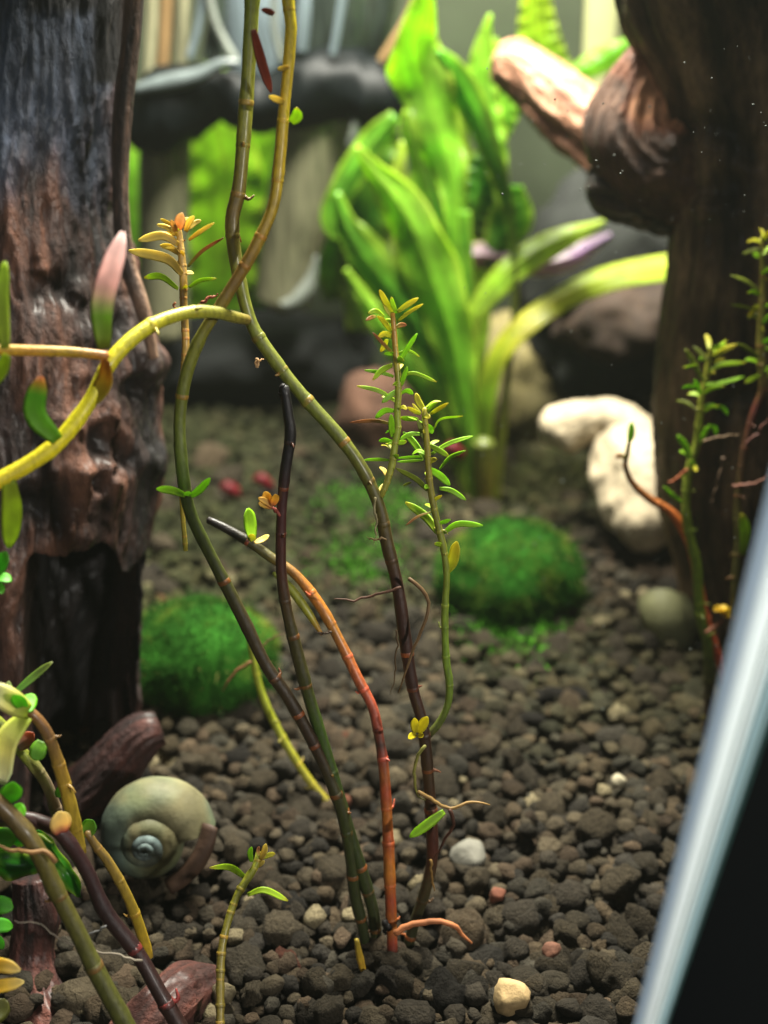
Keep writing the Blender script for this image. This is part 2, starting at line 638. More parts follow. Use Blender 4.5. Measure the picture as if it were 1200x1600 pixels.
def blade(parent, pts, widths, keys, rib=0.35, ruffle=0.0, rfreq=8.0, twist=(0.0, 0.0), cup=0.3, seed=0, n=60, nw=15, name="leaf"):
    """broad leaf: a grid with midrib fold, wavy edges and real thickness"""
    P = np.array([[*PY(p[0], p[1], p[2]), w * 0 + w] for p, w in zip(pts, widths)])
    R = catmull(P, n)
    c = R[:, :3]
    zz = np.array([depth(p) for p in c])
    hw = np.maximum(R[:, 3], 0.6) * zz / F
    T = np.gradient(c, axis=0)
    T /= np.linalg.norm(T, axis=1)[:, None]
    view = c - np.array([0, 0, CAMH])
    view /= np.linalg.norm(view, axis=1)[:, None]
    S = np.cross(T, view)
    S /= np.linalg.norm(S, axis=1)[:, None]
    Nn = np.cross(S, T)
    tw = np.linspace(twist[0], twist[1], n)
    S2 = S * np.cos(tw)[:, None] + Nn * np.sin(tw)[:, None]
    N2 = np.cross(S2, T)
    u = np.linspace(-1, 1, nw)
    t = np.linspace(0, 1, n)
    off = cup * hw[:, None] * (np.abs(u)[None, :] ** 1.2) - rib * 0.12 * np.exp(-(u[None, :] / 0.12) ** 2)
    wav = 1.3 * ruffle * hw[:, None] * (np.abs(u)[None, :] ** 2.2) * np.sin(t[:, None] * rfreq * 6.28 + np.sign(u)[None, :] * 1.1 + seed)
    wav = wav + 0.08 * hw[:, None] * fbm(np.stack(np.broadcast_arrays(t[:, None] * 9 + seed, u[None, :] * 2, 0 * t[:, None] + seed), -1), 2, seed)
    w_in = 1 + 0.10 * ruffle * np.sin(t * rfreq * 6.28 + 0.6)
    V = c[:, None, :] + S2[:, None, :] * (u[None, :, None] * (hw * w_in)[:, None, None]) + N2[:, None, :] * (off + wav)[:, :, None]
    top = V.reshape(-1, 3)
    thick = 0.035
    bot = (V - N2[:, None, :] * thick).reshape(-1, 3)
    f1 = grid_faces(n, nw, closed=False)
    nvt = len(top)
    f2 = f1[:, ::-1] + nvt
    edge = []
    for i in range(n - 1):
        for jj in (0, nw - 1):
            a, b = i * nw + jj, (i + 1) * nw + jj
            edge.append((a, b, b + nvt, a + nvt) if jj == 0 else (b, a, a + nvt, b + nvt))
    for i in (0, n - 1):
        for jj in range(nw - 1):
            a, b = i * nw + jj, i * nw + jj + 1
            edge.append((a, a + nvt, b + nvt, b) if i == 0 else (b, b + nvt, a + nvt, a))
    faces = np.vstack([f1, f2, np.array(edge)])
    col = key_color(keys, t)[:, None, :] * np.ones((1, nw, 1))
    ribc = np.exp(-(u / 0.16) ** 2)[None, :, None] * 0.35
    col = col * (1 - ribc) + col * np.array([1.5, 1.25, 1.2]) * ribc
    vein = 1 + 0.22 * np.sin(u[None, :] * 17)[:, :, None] * np.ones((n, 1, 1))
    edge_ = (np.abs(u) ** 4)[None, :, None]
    blot = np.clip(fbm(np.stack(np.broadcast_arrays(t[:, None] * 7, u[None, :] * 1.5, 0 * t[:, None] + seed * 3.3), -1), 4, seed + 40) - 0.05, 0, 1)[:, :, None] * 1.6
    col = col * vein * (1 - 0.5 * edge_) + lin((206, 214, 70)) * 0.5 * edge_
    col = col * (1 - 0.5 * blot) + lin((150, 190, 50)) * 0.5 * blot
    col = np.clip(col, 0, 1).reshape(-1, 3)
    return link(name, mesh_from(name, np.vstack([top, bot]), faces, np.vstack([col, col])), M_SWORD, parent)



YB = GYv(1490)
OLIVE = (104, 112, 26)
DKRED = (56, 28, 20)

# --- stem A: tall olive stem turning dark brown, two leafy shoots, an arching branch
A = thing("stem_plant", "tallest olive stem reaching the top edge, lower half dark brown, bearing two leafy side shoots", "aquatic plant", "rooted stems of the central cluster")
a_pts = [(396, -40), (390, 80), (384, 170), (374, 290), (363, 345), (370, 415), (392, 503), (425, 557), (470, 615), (530, 682), (566, 733), (592, 790), (605, 850), (621, 915), (632, 990), (645, 1075), (660, 1130), (668, 1200), (674, 1280), (675, 1345), (662, 1400), (648, 1440), (636, 1485), (630, 1510)]
YA = lambda py: float(np.interp(py, [-40, 400, 700, 1500], [19.6, 18.6, 18.0, YB]))
actrl = np.array([PY(x, y, YA(y)) for x, y in a_pts])
a_keys = [(0, (136, 150, 44)), (0.12, (138, 140, 40)), (0.2, (104, 84, 26)), (0.27, (118, 124, 40)), (0.42, (104, 112, 36)), (0.52, (84, 72, 26)), (0.58, (60, 34, 22)), (0.7, (52, 27, 20)), (0.78, (58, 40, 18)), (0.86, (74, 32, 20)), (0.9, (50, 44, 18)), (1, (40, 46, 18))]
ao, ac, ar = stem_mesh("stem", actrl, [13, 12.5, 12, 11.5, 11.5, 11.5, 11, 10.5, 10.5, 10, 9], a_keys, 72, 40, parent=A)
root_part(A, [(625, 918), (590, 928), (555, 938), (520, 936)], lambda b: YA(b) - .2, 2.4, (84, 52, 34))
root_part(A, [(640, 905), (662, 925), (668, 955), (652, 1005), (634, 1045), (622, 1085)], lambda b: YA(b) - .3, 3.2, (110, 84, 52))
root_part(A, [(620, 985), (618, 1040), (610, 1085)], lambda b: YA(b) - .2, 1.6, (90, 70, 44))
root_part(A, [(585, 780), (588, 815), (586, 850)], lambda b: YA(b) - .2, 2.0, (150, 140, 100))
root_part(A, [(603, 842), (585, 842), (572, 840)], lambda b: YA(b) - .2, 2.0, (120, 96, 60))
root_part(A, [(400, 560), (405, 572), (398, 566), (412, 560)], lambda b: YA(b) - .2, 2.2, (200, 160, 110))

ZF1 = lambda x, y: (540 + x / 5.4545, 440 + y / 5.4545)
ZF2 = lambda x, y: (540 + x / 5.4545, 640 + y / 5.4545)
YEL = [(0, (176, 186, 36)), (1, (214, 202, 60))]
LGR = [(0, (140, 184, 30)), (1, (156, 208, 36))]
LGR2 = [(0, (150, 178, 34)), (0.8, (168, 204, 40)), (1, (196, 186, 56))]
DUL = [(0, (104, 116, 34)), (1, (130, 142, 48))]
BRN = [(0, (130, 130, 40)), (0.6, (150, 104, 52)), (1, (140, 84, 50))]
GLD = [(0, (186, 156, 60)), (1, (232, 214, 110))]

fz = [ZF1(400, 270), ZF1(412, 400), ZF1(420, 520), ZF1(435, 700), ZF1(450, 900), ZF2(440, 30), ZF2(445, 150), ZF2(420, 300), ZF2(400, 450), ZF2(370, 560), ZF2(345, 640), ZF2(300, 740)]
YF = lambda py: float(np.interp(py, [440, 780], [18.7, 17.85]))
fo, fc, fr = stem_mesh("side_shoot", np.array([PY(x, y, YF(y)) for x, y in fz]), [4, 5, 5.5, 6, 6, 6, 5.5], [(0, (190, 140, 54)), (0.15, (180, 140, 50)), (0.35, (158, 158, 46)), (0.6, (144, 160, 46)), (1, (140, 134, 46))], 22, 20, parent=A, node_col=(150, 140, 50))
leaves(fo, [((400, 270), (340, 170), (290, 70), 22), ((400, 310), (350, 240), (320, 180), 12), ((430, 250), (400, 190), (390, 130), 16), ((440, 260), (520, 200), (620, 140), 18), ((440, 340), (540, 260), (660, 190), 14), ((390, 430), (320, 330), (270, 290), 20), ((330, 300), (260, 250), (190, 270), 16), ((350, 490), (330, 540), (300, 600), 20)], YF, ZF1, [YEL, YEL, LGR2, YEL])
leaves(fo, [((260, 295), (220, 305), (170, 330), 13), ((400, 610), (310, 520), (230, 435), 14), ((430, 390), (470, 370), (520, 370), 16)], YF, ZF1, [BRN])
leaves(fo, [((455, 690), (520, 580), (610, 440), 17), ((450, 605), (540, 590), (630, 640), 9), ((470, 890), (495, 810), (525, 720), 18), ((400, 710), (300, 760), (230, 840), 20), ((410, 810), (300, 775), (160, 755), 13), ((480, 810), (580, 780), (775, 855), 13), ((430, 930), (370, 980), (310, 1030), 18), ((410, 1010), (280, 930), (95, 890), 14), ((415, 1100), (330, 1100), (255, 1165), 20)], YF, ZF1, [LGR, LGR2])
leaves(fo, [((420, 130), (250, 95), (35, 110), 12)], YF, ZF2, [BRN])
leaves(fo, [((400, 230), (390, 140), (385, 40), 22), ((410, 280), (340, 260), (285, 270), 16), ((430, 290), (390, 285), (350, 300), 8), ((380, 430), (270, 425), (155, 430), 11), ((345, 560), (330, 520), (290, 490), 14), ((300, 740), (300, 680), (350, 620), 16)], YF, ZF2, [LGR, LGR, LGR2, LGR, GLD, GLD])

ez = [ZF1(675, 1080), ZF2(675, 90), ZF2(690, 250), ZF2(702, 430), ZF2(715, 620), ZF2(735, 740), ZF2(760, 870), ZF2(808, 1070), ZF2(835, 1180), (698, 900), (695, 960), (697, 1030), (702, 1065), (700, 1100), (686, 1130), (668, 1150)]
YE = lambda py: float(np.interp(py, [620, 1150], [18.3, 17.3]))
eo, ec, er = stem_mesh("side_shoot", np.array([PY(x, y, YE(y)) for x, y in ez]), [4.5, 5.5, 6, 6, 6, 6.5, 6.5, 7], [(0, (170, 160, 50)), (0.2, (136, 126, 44)), (0.5, (126, 142, 42)), (0.7, (112, 140, 38)), (0.88, (96, 116, 34)), (1, (66, 64, 26))], 42, 20, parent=A, node_col=(170, 160, 60))
leaves(eo, [((670, 1100), (620, 1020), (600, 950), 22), ((640, 1130), (580, 1100), (525, 1070), 15), ((690, 1110), (740, 1060), (790, 1025), 12), ((720, 1130), (800, 1080), (875, 1035), 14), ((640, 1120), (600, 1080), (570, 1040), 10)], YE, ZF1, [YEL, YEL, LGR2])
leaves(eo, [((620, 80), (520, 75), (465, 75), 18), ((660, 40), (690, 55), (720, 70), 20), ((750, 170), (810, 80), (1000, 55), 14), ((690, 130), (720, 160), (740, 205), 20), ((670, 260), (640, 160), (610, 80), 16), ((650, 210), (550, 210), (465, 250), 15), ((675, 420), (580, 280), (490, 190), 22), ((730, 380), (880, 290), (1085, 225), 16), ((720, 305), (800, 350), (880, 398), 19), ((800, 510), (890, 410), (1020, 350), 14), ((690, 405), (560, 405), (440, 415), 10), ((660, 430), (540, 440), (440, 445), 9), ((700, 500), (800, 560), (890, 645), 24), ((800, 672), (900, 690), (1025, 770), 17), ((785, 1050), (680, 910), (510, 790), 28), ((835, 1050), (960, 975), (1170, 988), 20)], YE, ZF2, [LGR2, YEL, LGR2, LGR, DUL, LGR, LGR, LGR, LGR2, LGR, LGR, LGR, LGR, LGR, LGR2, LGR])
leaves(eo, [((700, 690), (600, 590), (430, 500), 20), ((560, 620), (520, 635), (490, 650), 8), ((740, 870), (620, 910), (510, 990), 8)], YE, ZF2, [DUL, DUL, BRN])
leaves(eo, [((698, 893), (708, 875), (714, 846), 7)], YE, lambda x, y: (x, y), [YEL])
def whorls(parent, c, t0, t1, count, Lpx, wpx, keys_list, seed):
    """young leaves standing out of the shoot all round, also towards and away from the viewer"""
    r_ = np.random.default_rng(seed)
    for k in range(count):
        t = t0 + (t1 - t0) * (k + 0.5) / count
        i = int(t * (len(c) - 1))
        p = c[i]
        tan = c[max(i - 3, 0)] - c[min(i + 3, len(c) - 1)]
        tan /= np.linalg.norm(tan)
        _, U_, V_ = frames(np.array([p, p + tan * 0.1, p + tan * 0.2]))
        a_ = k * 2.4 + r_.normal() * 0.5
        out_ = math.cos(a_) * U_[1] + math.sin(a_) * V_[1]
        L_ = Lpx * depth(p) / F * r_.uniform(0.55, 1.1)
        rise = r_.uniform(0.2, 0.7)
        mid_ = p + out_ * L_ * 0.55 + tan * L_ * rise * 0.5
        tip_ = p + out_ * L_ + tan * L_ * (rise * 0.5 + r_.uniform(-0.25, 0.2))
        link("leaf", leaf_mesh([p, mid_, tip_], wpx * r_.uniform(0.7, 1.15), keys_list[k % len(keys_list)], roll=r_.normal() * 0.6), M_LEAF, parent)


whorls(fo, fc, 0.0, 0.9, 17, 28, 4.4, [LGR, LGR2, YEL, LGR2], 301)
whorls(eo, ec, 0.0, 0.42, 13, 28, 4.4, [LGR2, LGR, YEL], 302)
# small yellow bud where the shoot joins
leaves(A, [((652, 1145), (660, 1133), (668, 1120), 6), ((650, 1145), (648, 1135), (648, 1122), 5), ((650, 1147), (643, 1150), (638, 1154), 4), ((655, 1147), (658, 1150), (660, 1152), 4)], YA(1140) - 0.35, lambda x, y: (x, y), [[(0, (200, 190, 30)), (1, (226, 214, 50))]], name="bud_leaf")
root_part(A, [(664, 1165), (652, 1185), (647, 1220), (652, 1245), (665, 1250)], YA(1180) - .3, 3.0, (132, 130, 60))
root_part(A, [(655, 1238), (680, 1252), (700, 1262), (735, 1254), (765, 1258)], YA(1250) - .4, 3.4, (140, 110, 60))
root_part(A, [(704, 1266), (708, 1290), (690, 1320), (680, 1340)], YA(1300) - .4, 3.2, (70, 40, 26))
root_part(A, [(674, 1345), (676, 1370), (678, 1392)], YA(1370) - .3, 2.6, (130, 100, 50))
leaves(A, [((694, 1268), (668, 1288), (640, 1308), 6)], YA(1290) - 0.4, lambda x, y: (x, y), [LGR])

# arching branch to the left with its twig
h_pts = [(386, 500, 18.2), (360, 494, 17.9), (335, 488, 17.7), (290, 489, 17.4), (230, 512, 17.0), (175, 562, 16.6), (140, 628, 16.3), (92, 690, 16.0), (45, 725, 15.8), (-10, 756, 15.6), (-60, 790, 15.4)]
hctrl = np.array([PY(*p) for p in h_pts])
ho, hc, hr = stem_mesh("arching_branch", hctrl, [9, 11, 12.5, 13.5, 14, 15, 15.5], [(0, (120, 104, 40)), (0.15, (146, 146, 46)), (0.35, (196, 190, 34)), (0.6, (220, 210, 24)), (1, (210, 190, 24))], 92, 20, parent=A, node_col=(178, 130, 20))
i_pts = [(168, 556, 16.5), (110, 550, 16.4), (55, 548, 16.3), (-30, 546, 16.2)]
io, ic, ir = stem_mesh("twig", np.array([PY(*p) for p in i_pts]), [9, 10, 11], [(0, (160, 104, 40)), (0.35, (170, 140, 28)), (0.6, (190, 140, 50)), (1, (176, 150, 30))], 55, 55, parent=ho, nodes=False)
ID = lambda x, y: (x, y)
PINK = [(0, (120, 130, 36)), (0.3, (120, 158, 40)), (0.5, (226, 186, 176)), (1, (255, 232, 228))]
leaves(ho, [((162, 545), (160, 470), (192, 362), 14)], 16.3, ID, [PINK])
leaves(ho, [((90, 688), (54, 645), (64, 588), 13)], 15.9, ID, [[(0, (110, 160, 30)), (0.75, (90, 150, 34)), (1, (190, 120, 60))]])
leaves(ho, [((14, 748), (18, 800), (14, 856), 12), ((8, 545), (2, 470), (8, 408), 9), ((12, 555), (4, 575), (-10, 600), 9)], 15.6, ID, [[(0, (140, 160, 20)), (1, (150, 178, 30))]])
leaves(ho, [((166, 562), (165, 595), (140, 632), 12)], 16.2, ID, [[(0, (150, 100, 36)), (1, (170, 160, 24))]])
leaves(A, [((428, 22), (418, 17), (408, 14), 4), ((396, 46), (408, 95), (424, 145), 6)], 18.6, ID, [[(0, (110, 60, 40)), (1, (120, 56, 42))]])

# --- stem B: bright yellow-olive stem
B = thing("stem_plant", "yellow-green stem crossing in front of the tall olive stem, curving down left then right", "aquatic plant", "rooted stems of the central cluster")
b_pts = [(447, -40), (452, 20), (455, 40), (450, 110), (442, 190), (438, 240), (428, 318), (402, 380), (374, 430), (346, 475), (312, 530), (290, 590), (281, 650), (282, 705), (289, 765), (299, 805), (320, 850), (350, 908), (384, 975), (415, 1038), (450, 1090), (485, 1152), (510, 1205), (535, 1270), (548, 1340), (555, 1400), (566, 1445), (572, 1480), (576, 1500)]
YBs = lambda py: float(np.interp(py, [-40, 400, 700, 1500], [19.2, 18.1, 17.5, YB]))
bo, bc, br = stem_mesh("stem", np.array([PY(x, y, YBs(y)) for x, y in b_pts]), [10.5, 10, 10, 10.5, 11, 11, 11, 11.5, 11, 11, 10, 9], [(0, (220, 206, 30)), (0.1, (206, 176, 30)), (0.18, (176, 150, 30)), (0.24, (140, 110, 30)), (0.27, (120, 92, 28)), (0.33, (116, 118, 30)), (0.45, (82, 98, 34)), (0.52, (76, 86, 30)), (0.6, (58, 48, 24)), (0.75, (52, 36, 22)), (0.84, (50, 58, 20)), (1, (34, 42, 16))], 78, 62, parent=B)
leaves(B, [((290, 774), (268, 766), (244, 764), 5), ((298, 776), (312, 765), (328, 747), 5), ((292, 775), (293, 770), (295, 768), 5)], YBs(774) - .2, ID, [LGR])
leaves(B, [((452, 105), (440, 107), (434, 108), 3), ((444, 160), (432, 155), (420, 150), 4), ((455, 192), (465, 180), (464, 168), 7)], YBs(150) - .1, ID, [GLD, GLD, LGR2])

# --- stem C: blackened stem
Cc = thing("stem_plant", "black rotted stem starting under the olive stem, its lower half green", "aquatic plant", "rooted stems of the central cluster")
c_pts = [(444, 604), (450, 645), (454, 680), (446, 735), (440, 800), (439, 880), (444, 930), (453, 975), (470, 1042), (486, 1100), (505, 1160), (525, 1230), (546, 1300), (566, 1365), (582, 1420), (588, 1465), (592, 1490)]
YC = lambda py: float(np.interp(py, [600, 1500], [17.8, YB]))
co, c_c, c_r = stem_mesh("stem", np.array([PY(x, y, YC(y)) for x, y in c_pts]), [8, 10, 10, 9, 10, 11, 11, 11, 11, 10.5, 10], [(0, (18, 14, 16)), (0.12, (22, 14, 16)), (0.2, (64, 26, 24)), (0.28, (70, 34, 24)), (0.38, (62, 54, 22)), (0.48, (60, 60, 22)), (0.56, (58, 80, 22)), (0.75, (46, 58, 18)), (1, (40, 46, 18))], 78, 90, parent=Cc)
root_part(Cc, [(444, 604), (440, 612), (438, 622)], YC(604), 5, (20, 15, 16), name="broken_tip")
leaves(Cc, [((424, 792), (418, 780), (414, 768), 6), ((426, 792), (416, 784), (404, 778), 4), ((426, 790), (430, 778), (430, 772), 5), ((424, 793), (414, 789), (404, 786), 4)], YC(790) - .1, ID, [[(0, (200, 120, 70)), (0.5, (214, 170, 60)), (1, (210, 170, 60))]], name="bud_leaf")
root_part(Cc, [(438, 805), (430, 797), (424, 791)], YC(800) - .05, 3.5, (150, 70, 56), name="bud_stalk")

# --- stem D: orange stem
D = thing("stem_plant", "bright orange-red stem bent over at its dark tip, a black joint near the gravel", "aquatic plant", "rooted stems of the central cluster")
d_pts = [(325, 812), (350, 824), (388, 846), (425, 872), (462, 898), (500, 946), (530, 1000), (560, 1062), (582, 1105), (592, 1150), (600, 1205), (606, 1300), (610, 1400), (612, 1450), (613, 1490), (613, 1530)]
YD = lambda py: float(np.interp(py, [810, 1510], [18.4, GYv(1512)]))
do, dc, dr = stem_mesh("stem", np.array([PY(x, y, YD(y)) for x, y in d_pts]), [6, 8.5, 9, 9.5, 9, 9, 9.5, 10, 10, 9], [(0, (26, 18, 16)), (0.06, (40, 32, 22)), (0.13, (84, 80, 30)), (0.19, (150, 100, 34)), (0.24, (178, 110, 36)), (0.31, (150, 100, 34)), (0.38, (176, 96, 44)), (0.45, (170, 78, 50)), (0.5, (150, 66, 46)), (0.54, (56, 34, 24)), (0.565, (140, 58, 42)), (0.6, (150, 84, 34)), (0.63, (156, 62, 34)), (0.68, (176, 104, 34)), (0.72, (160, 70, 34)), (0.78, (180, 112, 34)), (0.84, (150, 60, 30)), (0.89, (166, 100, 30)), (0.92, (150, 58, 36)), (0.945, (30, 22, 18)), (1, (52, 24, 22))], 62, 62, parent=D, node_col=(206, 84, 60))
# yellow-green sheath under the bend
sh = [(432, 888), (455, 908), (485, 948), (508, 985)]
stem_mesh("leaf_sheath", np.array([PY(x - 5, y + 7, YD(y) - 0.02) for x, y in sh]), [4, 8, 8, 3], [(0, (120, 130, 40)), (0.7, (150, 150, 40)), (1, (190, 130, 40))], nodes=False, parent=D)
leaves(D, [((393, 843), (390, 822), (387, 794), 11), ((396, 845), (392, 838), (390, 835), 5), ((398, 848), (410, 843), (420, 836), 4)], YD(840) - .15, ID, [LGR, YEL, GLD])
root_part(D, [(616, 1458), (650, 1444), (685, 1440), (712, 1450), (738, 1474)], YD(1450) - .25, 5.5, (176, 112, 70), name="curled_leaf")
root_part(D, [(516, 986), (500, 990), (494, 987)], YD(985) - .1, 2, (60, 44, 30))
root_part(D, [(608, 1450), (600, 1440), (602, 1460)], YD(1450) - .1, 5, (22, 18, 16))

# --- left leafy reddish shoot
Gs = thing("leafy_shoot", "golden reddish leafy shoot rising behind the arching branch at left", "aquatic plant")
ZG = lambda x, y: (180 + x / 6, 320 + y / 6)
g_pts = [ZG(590, 190), ZG(610, 350), ZG(625, 500), ZG(640, 700), ZG(640, 900), ZG(655, 1150), (290, 545), (286, 600), (283, 690), (284, 780), (290, 860)]
YG = lambda py: float(np.interp(py, [340, 560, 860], [19.3, 18.6, 18.3]))
g0, gc_, gr_ = stem_mesh("stem", np.array([PY(x, y, YG(y)) for x, y in g_pts]), [4, 6, 7, 6.5, 6.5, 6.5, 5, 4, 4], [(0, (206, 170, 90)), (0.2, (180, 142, 66)), (0.4, (186, 150, 70)), (0.6, (200, 168, 60)), (1, (150, 140, 40))], 20, 10, parent=Gs, node_col=(190, 120, 60))
leaves(Gs, [((625, 650), (480, 505), (125, 430), 36), ((590, 785), (430, 670), (270, 685), 30), ((590, 370), (440, 290), (215, 335), 32), ((600, 460), (520, 400), (420, 380), 24), ((560, 260), (480, 210), (390, 185), 18), ((540, 190), (480, 160), (425, 135), 16), ((590, 280), (530, 265), (470, 265), 18), ((590, 220), (610, 150), (630, 75), 40), ((660, 250), (690, 170), (740, 105), 24), ((690, 220), (750, 170), (805, 145), 18), ((690, 330), (800, 250), (930, 168), 16), ((680, 580), (820, 430), (1018, 308), 13), ((690, 775), (800, 710), (948, 690), 15), ((570, 250), (550, 190), (525, 140), 22)], lambda b: YG(b) - .1, ZG,
       [GLD, LGR2, GLD, GLD, GLD, GLD, GLD, [(0, (206, 150, 90)), (1, (242, 208, 160))], GLD, GLD, GLD, BRN, LGR2, [(0, (206, 160, 80)), (1, (236, 200, 130))]])
whorls(Gs, gc_, 0.0, 0.22, 12, 30, 4.2, [GLD, GLD, YEL, BRN], 303)
root_part(Gs, [(275, 472), (272, 478), (280, 486)], 18.5, 2, (150, 90, 50))
root_part(Gs, [(310, 478), (325, 466), (342, 461)], 18.5, 3, (140, 70, 40))

# --- thin yellow stem J
J = thing("stem_plant", "thin yellow-green stem bowing right in front of the left algae ball", "aquatic plant")
j_pts = [(388, 985), (394, 1020), (402, 1060), (412, 1092), (424, 1120), (448, 1165), (480, 1215), (514, 1256), (530, 1275)]
YJ = lambda py: float(np.interp(py, [985, 1262], [21.0, GYv(1262)]))
stem_mesh("stem", np.array([PY(x, y, YJ(y)) for x, y in j_pts]), [5, 6.5, 7, 7, 7.5, 7], [(0, (112, 120, 26)), (0.3, (150, 160, 34)), (0.6, (150, 150, 34)), (1, (150, 134, 40))], 42, 20, parent=J, node_col=(190, 150, 50))
root_part(J, [(392, 1035), (372, 1045), (360, 1060), (347, 1082)], 20.6, 2.6, (120, 80, 50))
root_part(J, [(405, 1015), (420, 1000), (445, 990)], 20.8, 1.8, (100, 70, 46))

# --- small sprout K
K = thing("sprout", "small knobbly yellow sprout with two curved leaves at the front gravel", "aquatic plant")
k_pts = [(345, 1640), (344, 1580), (345, 1500), (352, 1455), (368, 1405), (385, 1375), (400, 1352), (405, 1332)]
YK = lambda py: float(np.interp(py, [1330, 1640], [16.2, 14.4]))
stem_mesh("stem", np.array([PY(x, y, YK(y)) for x, y in k_pts]), [7.5, 7, 6.5, 6, 6], [(0, (112, 96, 34)), (0.5, (120, 108, 34)), (1, (150, 156, 40))], 26, 10, parent=K, node_col=(206, 160, 60), bulge=0.15)
ZK = lambda x, y: (300 + x / 6, 1300 + y / 6)
leaves(K, [((500, 425), (350, 330), (165, 335), 24), ((520, 590), (680, 545), (900, 645), 24), ((560, 280), (545, 200), (560, 140), 20), ((640, 260), (680, 180), (695, 110), 24), ((630, 230), (620, 180), (630, 135), 14), ((670, 240), (720, 215), (780, 205), 20), ((600, 330), (640, 300), (680, 270), 18)], YK(1350), ZK, [LGR2, LGR2, LGR, GLD, BRN, YEL, GLD])

# --- short yellow stub beside the base
S0 = thing("plant_stub", "short yellow stem stub with red foot poking from the gravel left of the orange stem", "plant stub")
stem_mesh("stem", np.array([PY(x, y, GYv(1520) - 0.1) for x, y in [(557, 1468), (561, 1490), (567, 1515), (571, 1532)]]), [4, 6, 6, 6], [(0, (150, 130, 40)), (0.7, (190, 150, 40)), (1, (180, 80, 40))], 40, 40, parent=S0)
root_part(S0, [(571, 1530), (578, 1538), (580, 1545)], GYv(1530), 7, (190, 140, 60), name="foot")

# --- right hand plants
YR = lambda py: float(np.interp(py, [340, 1150], [24.6, GYv(1152)]))
ZR1 = lambda x, y: (1000 + x / 6, 400 + y / 6)
ZR2 = lambda x, y: (1000 + x / 6, 600 + y / 6)
R1 = thing("stem_plant", "leafy green stem standing before the right driftwood, left of the taller right shoot", "aquatic plant", "rooted stems at the right glass corner")
r1 = [ZR1(660, 870), ZR1(640, 1000), ZR1(615, 1150), ZR2(575, 150), ZR2(555, 350), ZR2(530, 570), ZR2(480, 720), ZR2(440, 950), ZR2(430, 1180), (1076, 830), (1088, 880), (1092, 930), (1096, 970), (1106, 1010), (1108, 1080), (1106, 1150), (1105, 1175)]
r1o, r1c, _ = stem_mesh("stem", np.array([PY(x, y, YR(y)) for x, y in r1]), [4, 5.5, 6.5, 7, 8, 8.5, 8.5, 9, 9, 9], [(0, (150, 150, 40)), (0.3, (120, 134, 34)), (0.6, (104, 130, 32)), (0.75, (76, 86, 28)), (0.85, (56, 40, 26)), (1, (62, 34, 28))], 34, 20, parent=R1, node_col=(140, 140, 40))
leaves(R1, [((650, 870), (640, 790), (615, 735), 20), ((690, 900), (760, 840), (810, 790), 14), ((680, 945), (790, 880), (905, 830), 18), ((630, 980), (560, 900), (500, 850), 14), ((590, 1170), (500, 1000), (420, 870), 20), ((540, 1020), (470, 1035), (400, 1050), 10), ((650, 1085), (760, 1020), (1000, 1000), 16), ((620, 1210), (810, 1180), (975, 1130), 14), ((690, 1000), (740, 980), (800, 960), 12)], lambda b: YR(b) - .1, ZR1, [YEL, LGR2, YEL, DUL, DUL, LGR2, LGR2, LGR])
leaves(R1, [((570, 100), (545, 40), (515, -40), 20), ((540, 40), (460, 22), (395, 35), 14), ((600, 90), (680, 40), (800, 20), 14), ((510, 220), (430, 170), (340, 155), 10), ((600, 260), (680, 215), (740, 205), 10), ((740, 205), (790, 240), (825, 290), 16), ((560, 560), (610, 450), (650, 390), 18), ((640, 385), (700, 410), (715, 475), 18), ((470, 700), (430, 590), (350, 480), 24), ((400, 1110), (300, 1040), (220, 960), 14), ((470, 720), (500, 760), (520, 740), 18)], lambda b: YR(b) - .1, ZR2, [LGR, LGR, LGR2, DUL, LGR2, LGR, LGR, LGR, LGR, LGR])
whorls(R1, r1c, 0.0, 0.32, 12, 27, 4.2, [LGR2, LGR, YEL, DUL], 304)
root_part(R1, [ZR2(600, 540), ZR2(680, 510), ZR2(800, 490), ZR2(930, 470)], 23.4, 2.4, (120, 96, 66))
root_part(R1, [ZR2(440, 800), ZR2(370, 870), ZR2(260, 940)], 23.4, 3, (150, 80, 44))

R2 = thing("stem_plant", "tallest leafy green shoot against the right edge of the photo", "aquatic plant", "rooted stems at the right glass corner")
r2 = [(1189, 372), (1192, 420), (1191, 470), (1188, 520), (1189, 570), (1192, 605), (1180, 640), (1168, 680), (1160, 720), (1152, 790), (1154, 850), (1150, 905), (1148, 960), (1150, 1000)]
r2o, r2c, _ = stem_mesh("stem", np.array([PY(x, y, YR(y) - .3) for x, y in r2]), [4, 6, 7, 7.5, 7, 6, 7.5, 8, 8], [(0, (150, 140, 40)), (0.3, (140, 128, 50)), (0.4, (100, 44, 34)), (0.52, (90, 60, 36)), (0.7, (92, 88, 36)), (1, (70, 66, 28))], 34, 20, parent=R2, node_col=(160, 90, 56))
leaves(R2, [((1120, 340), (1000, 240), (850, 180), 14), ((1110, 510), (950, 470), (850, 455), 12), ((1110, 460), (1060, 520), (1020, 575), 18), ((1110, 950), (1000, 870), (900, 820), 16), ((1130, 1120), (1060, 1150), (980, 1190), 16), ((1150, 630), (1190, 590), (1240, 530), 16), ((1160, 1080), (1200, 1060), (1250, 1030), 16), ((1150, 820), (1190, 790), (1250, 760), 16), ((1140, 170), (1190, 130), (1240, 100), 16), ((1150, -60), (1060, -50), (960, -20), 14), ((1150, 0), (1190, -60), (1230, -100), 16), ((1130, -130), (1070, -150), (1000, -130), 14), ((1150, -180), (1150, -220), (1120, -260), 14), ((1150, -150), (1190, -200), (1210, -240), 14)], lambda b: YR(b) - .4, ZR1, [DUL, DUL, YEL, DUL, LGR2, LGR, LGR, LGR, LGR2, DUL, LGR2, YEL, YEL, YEL])
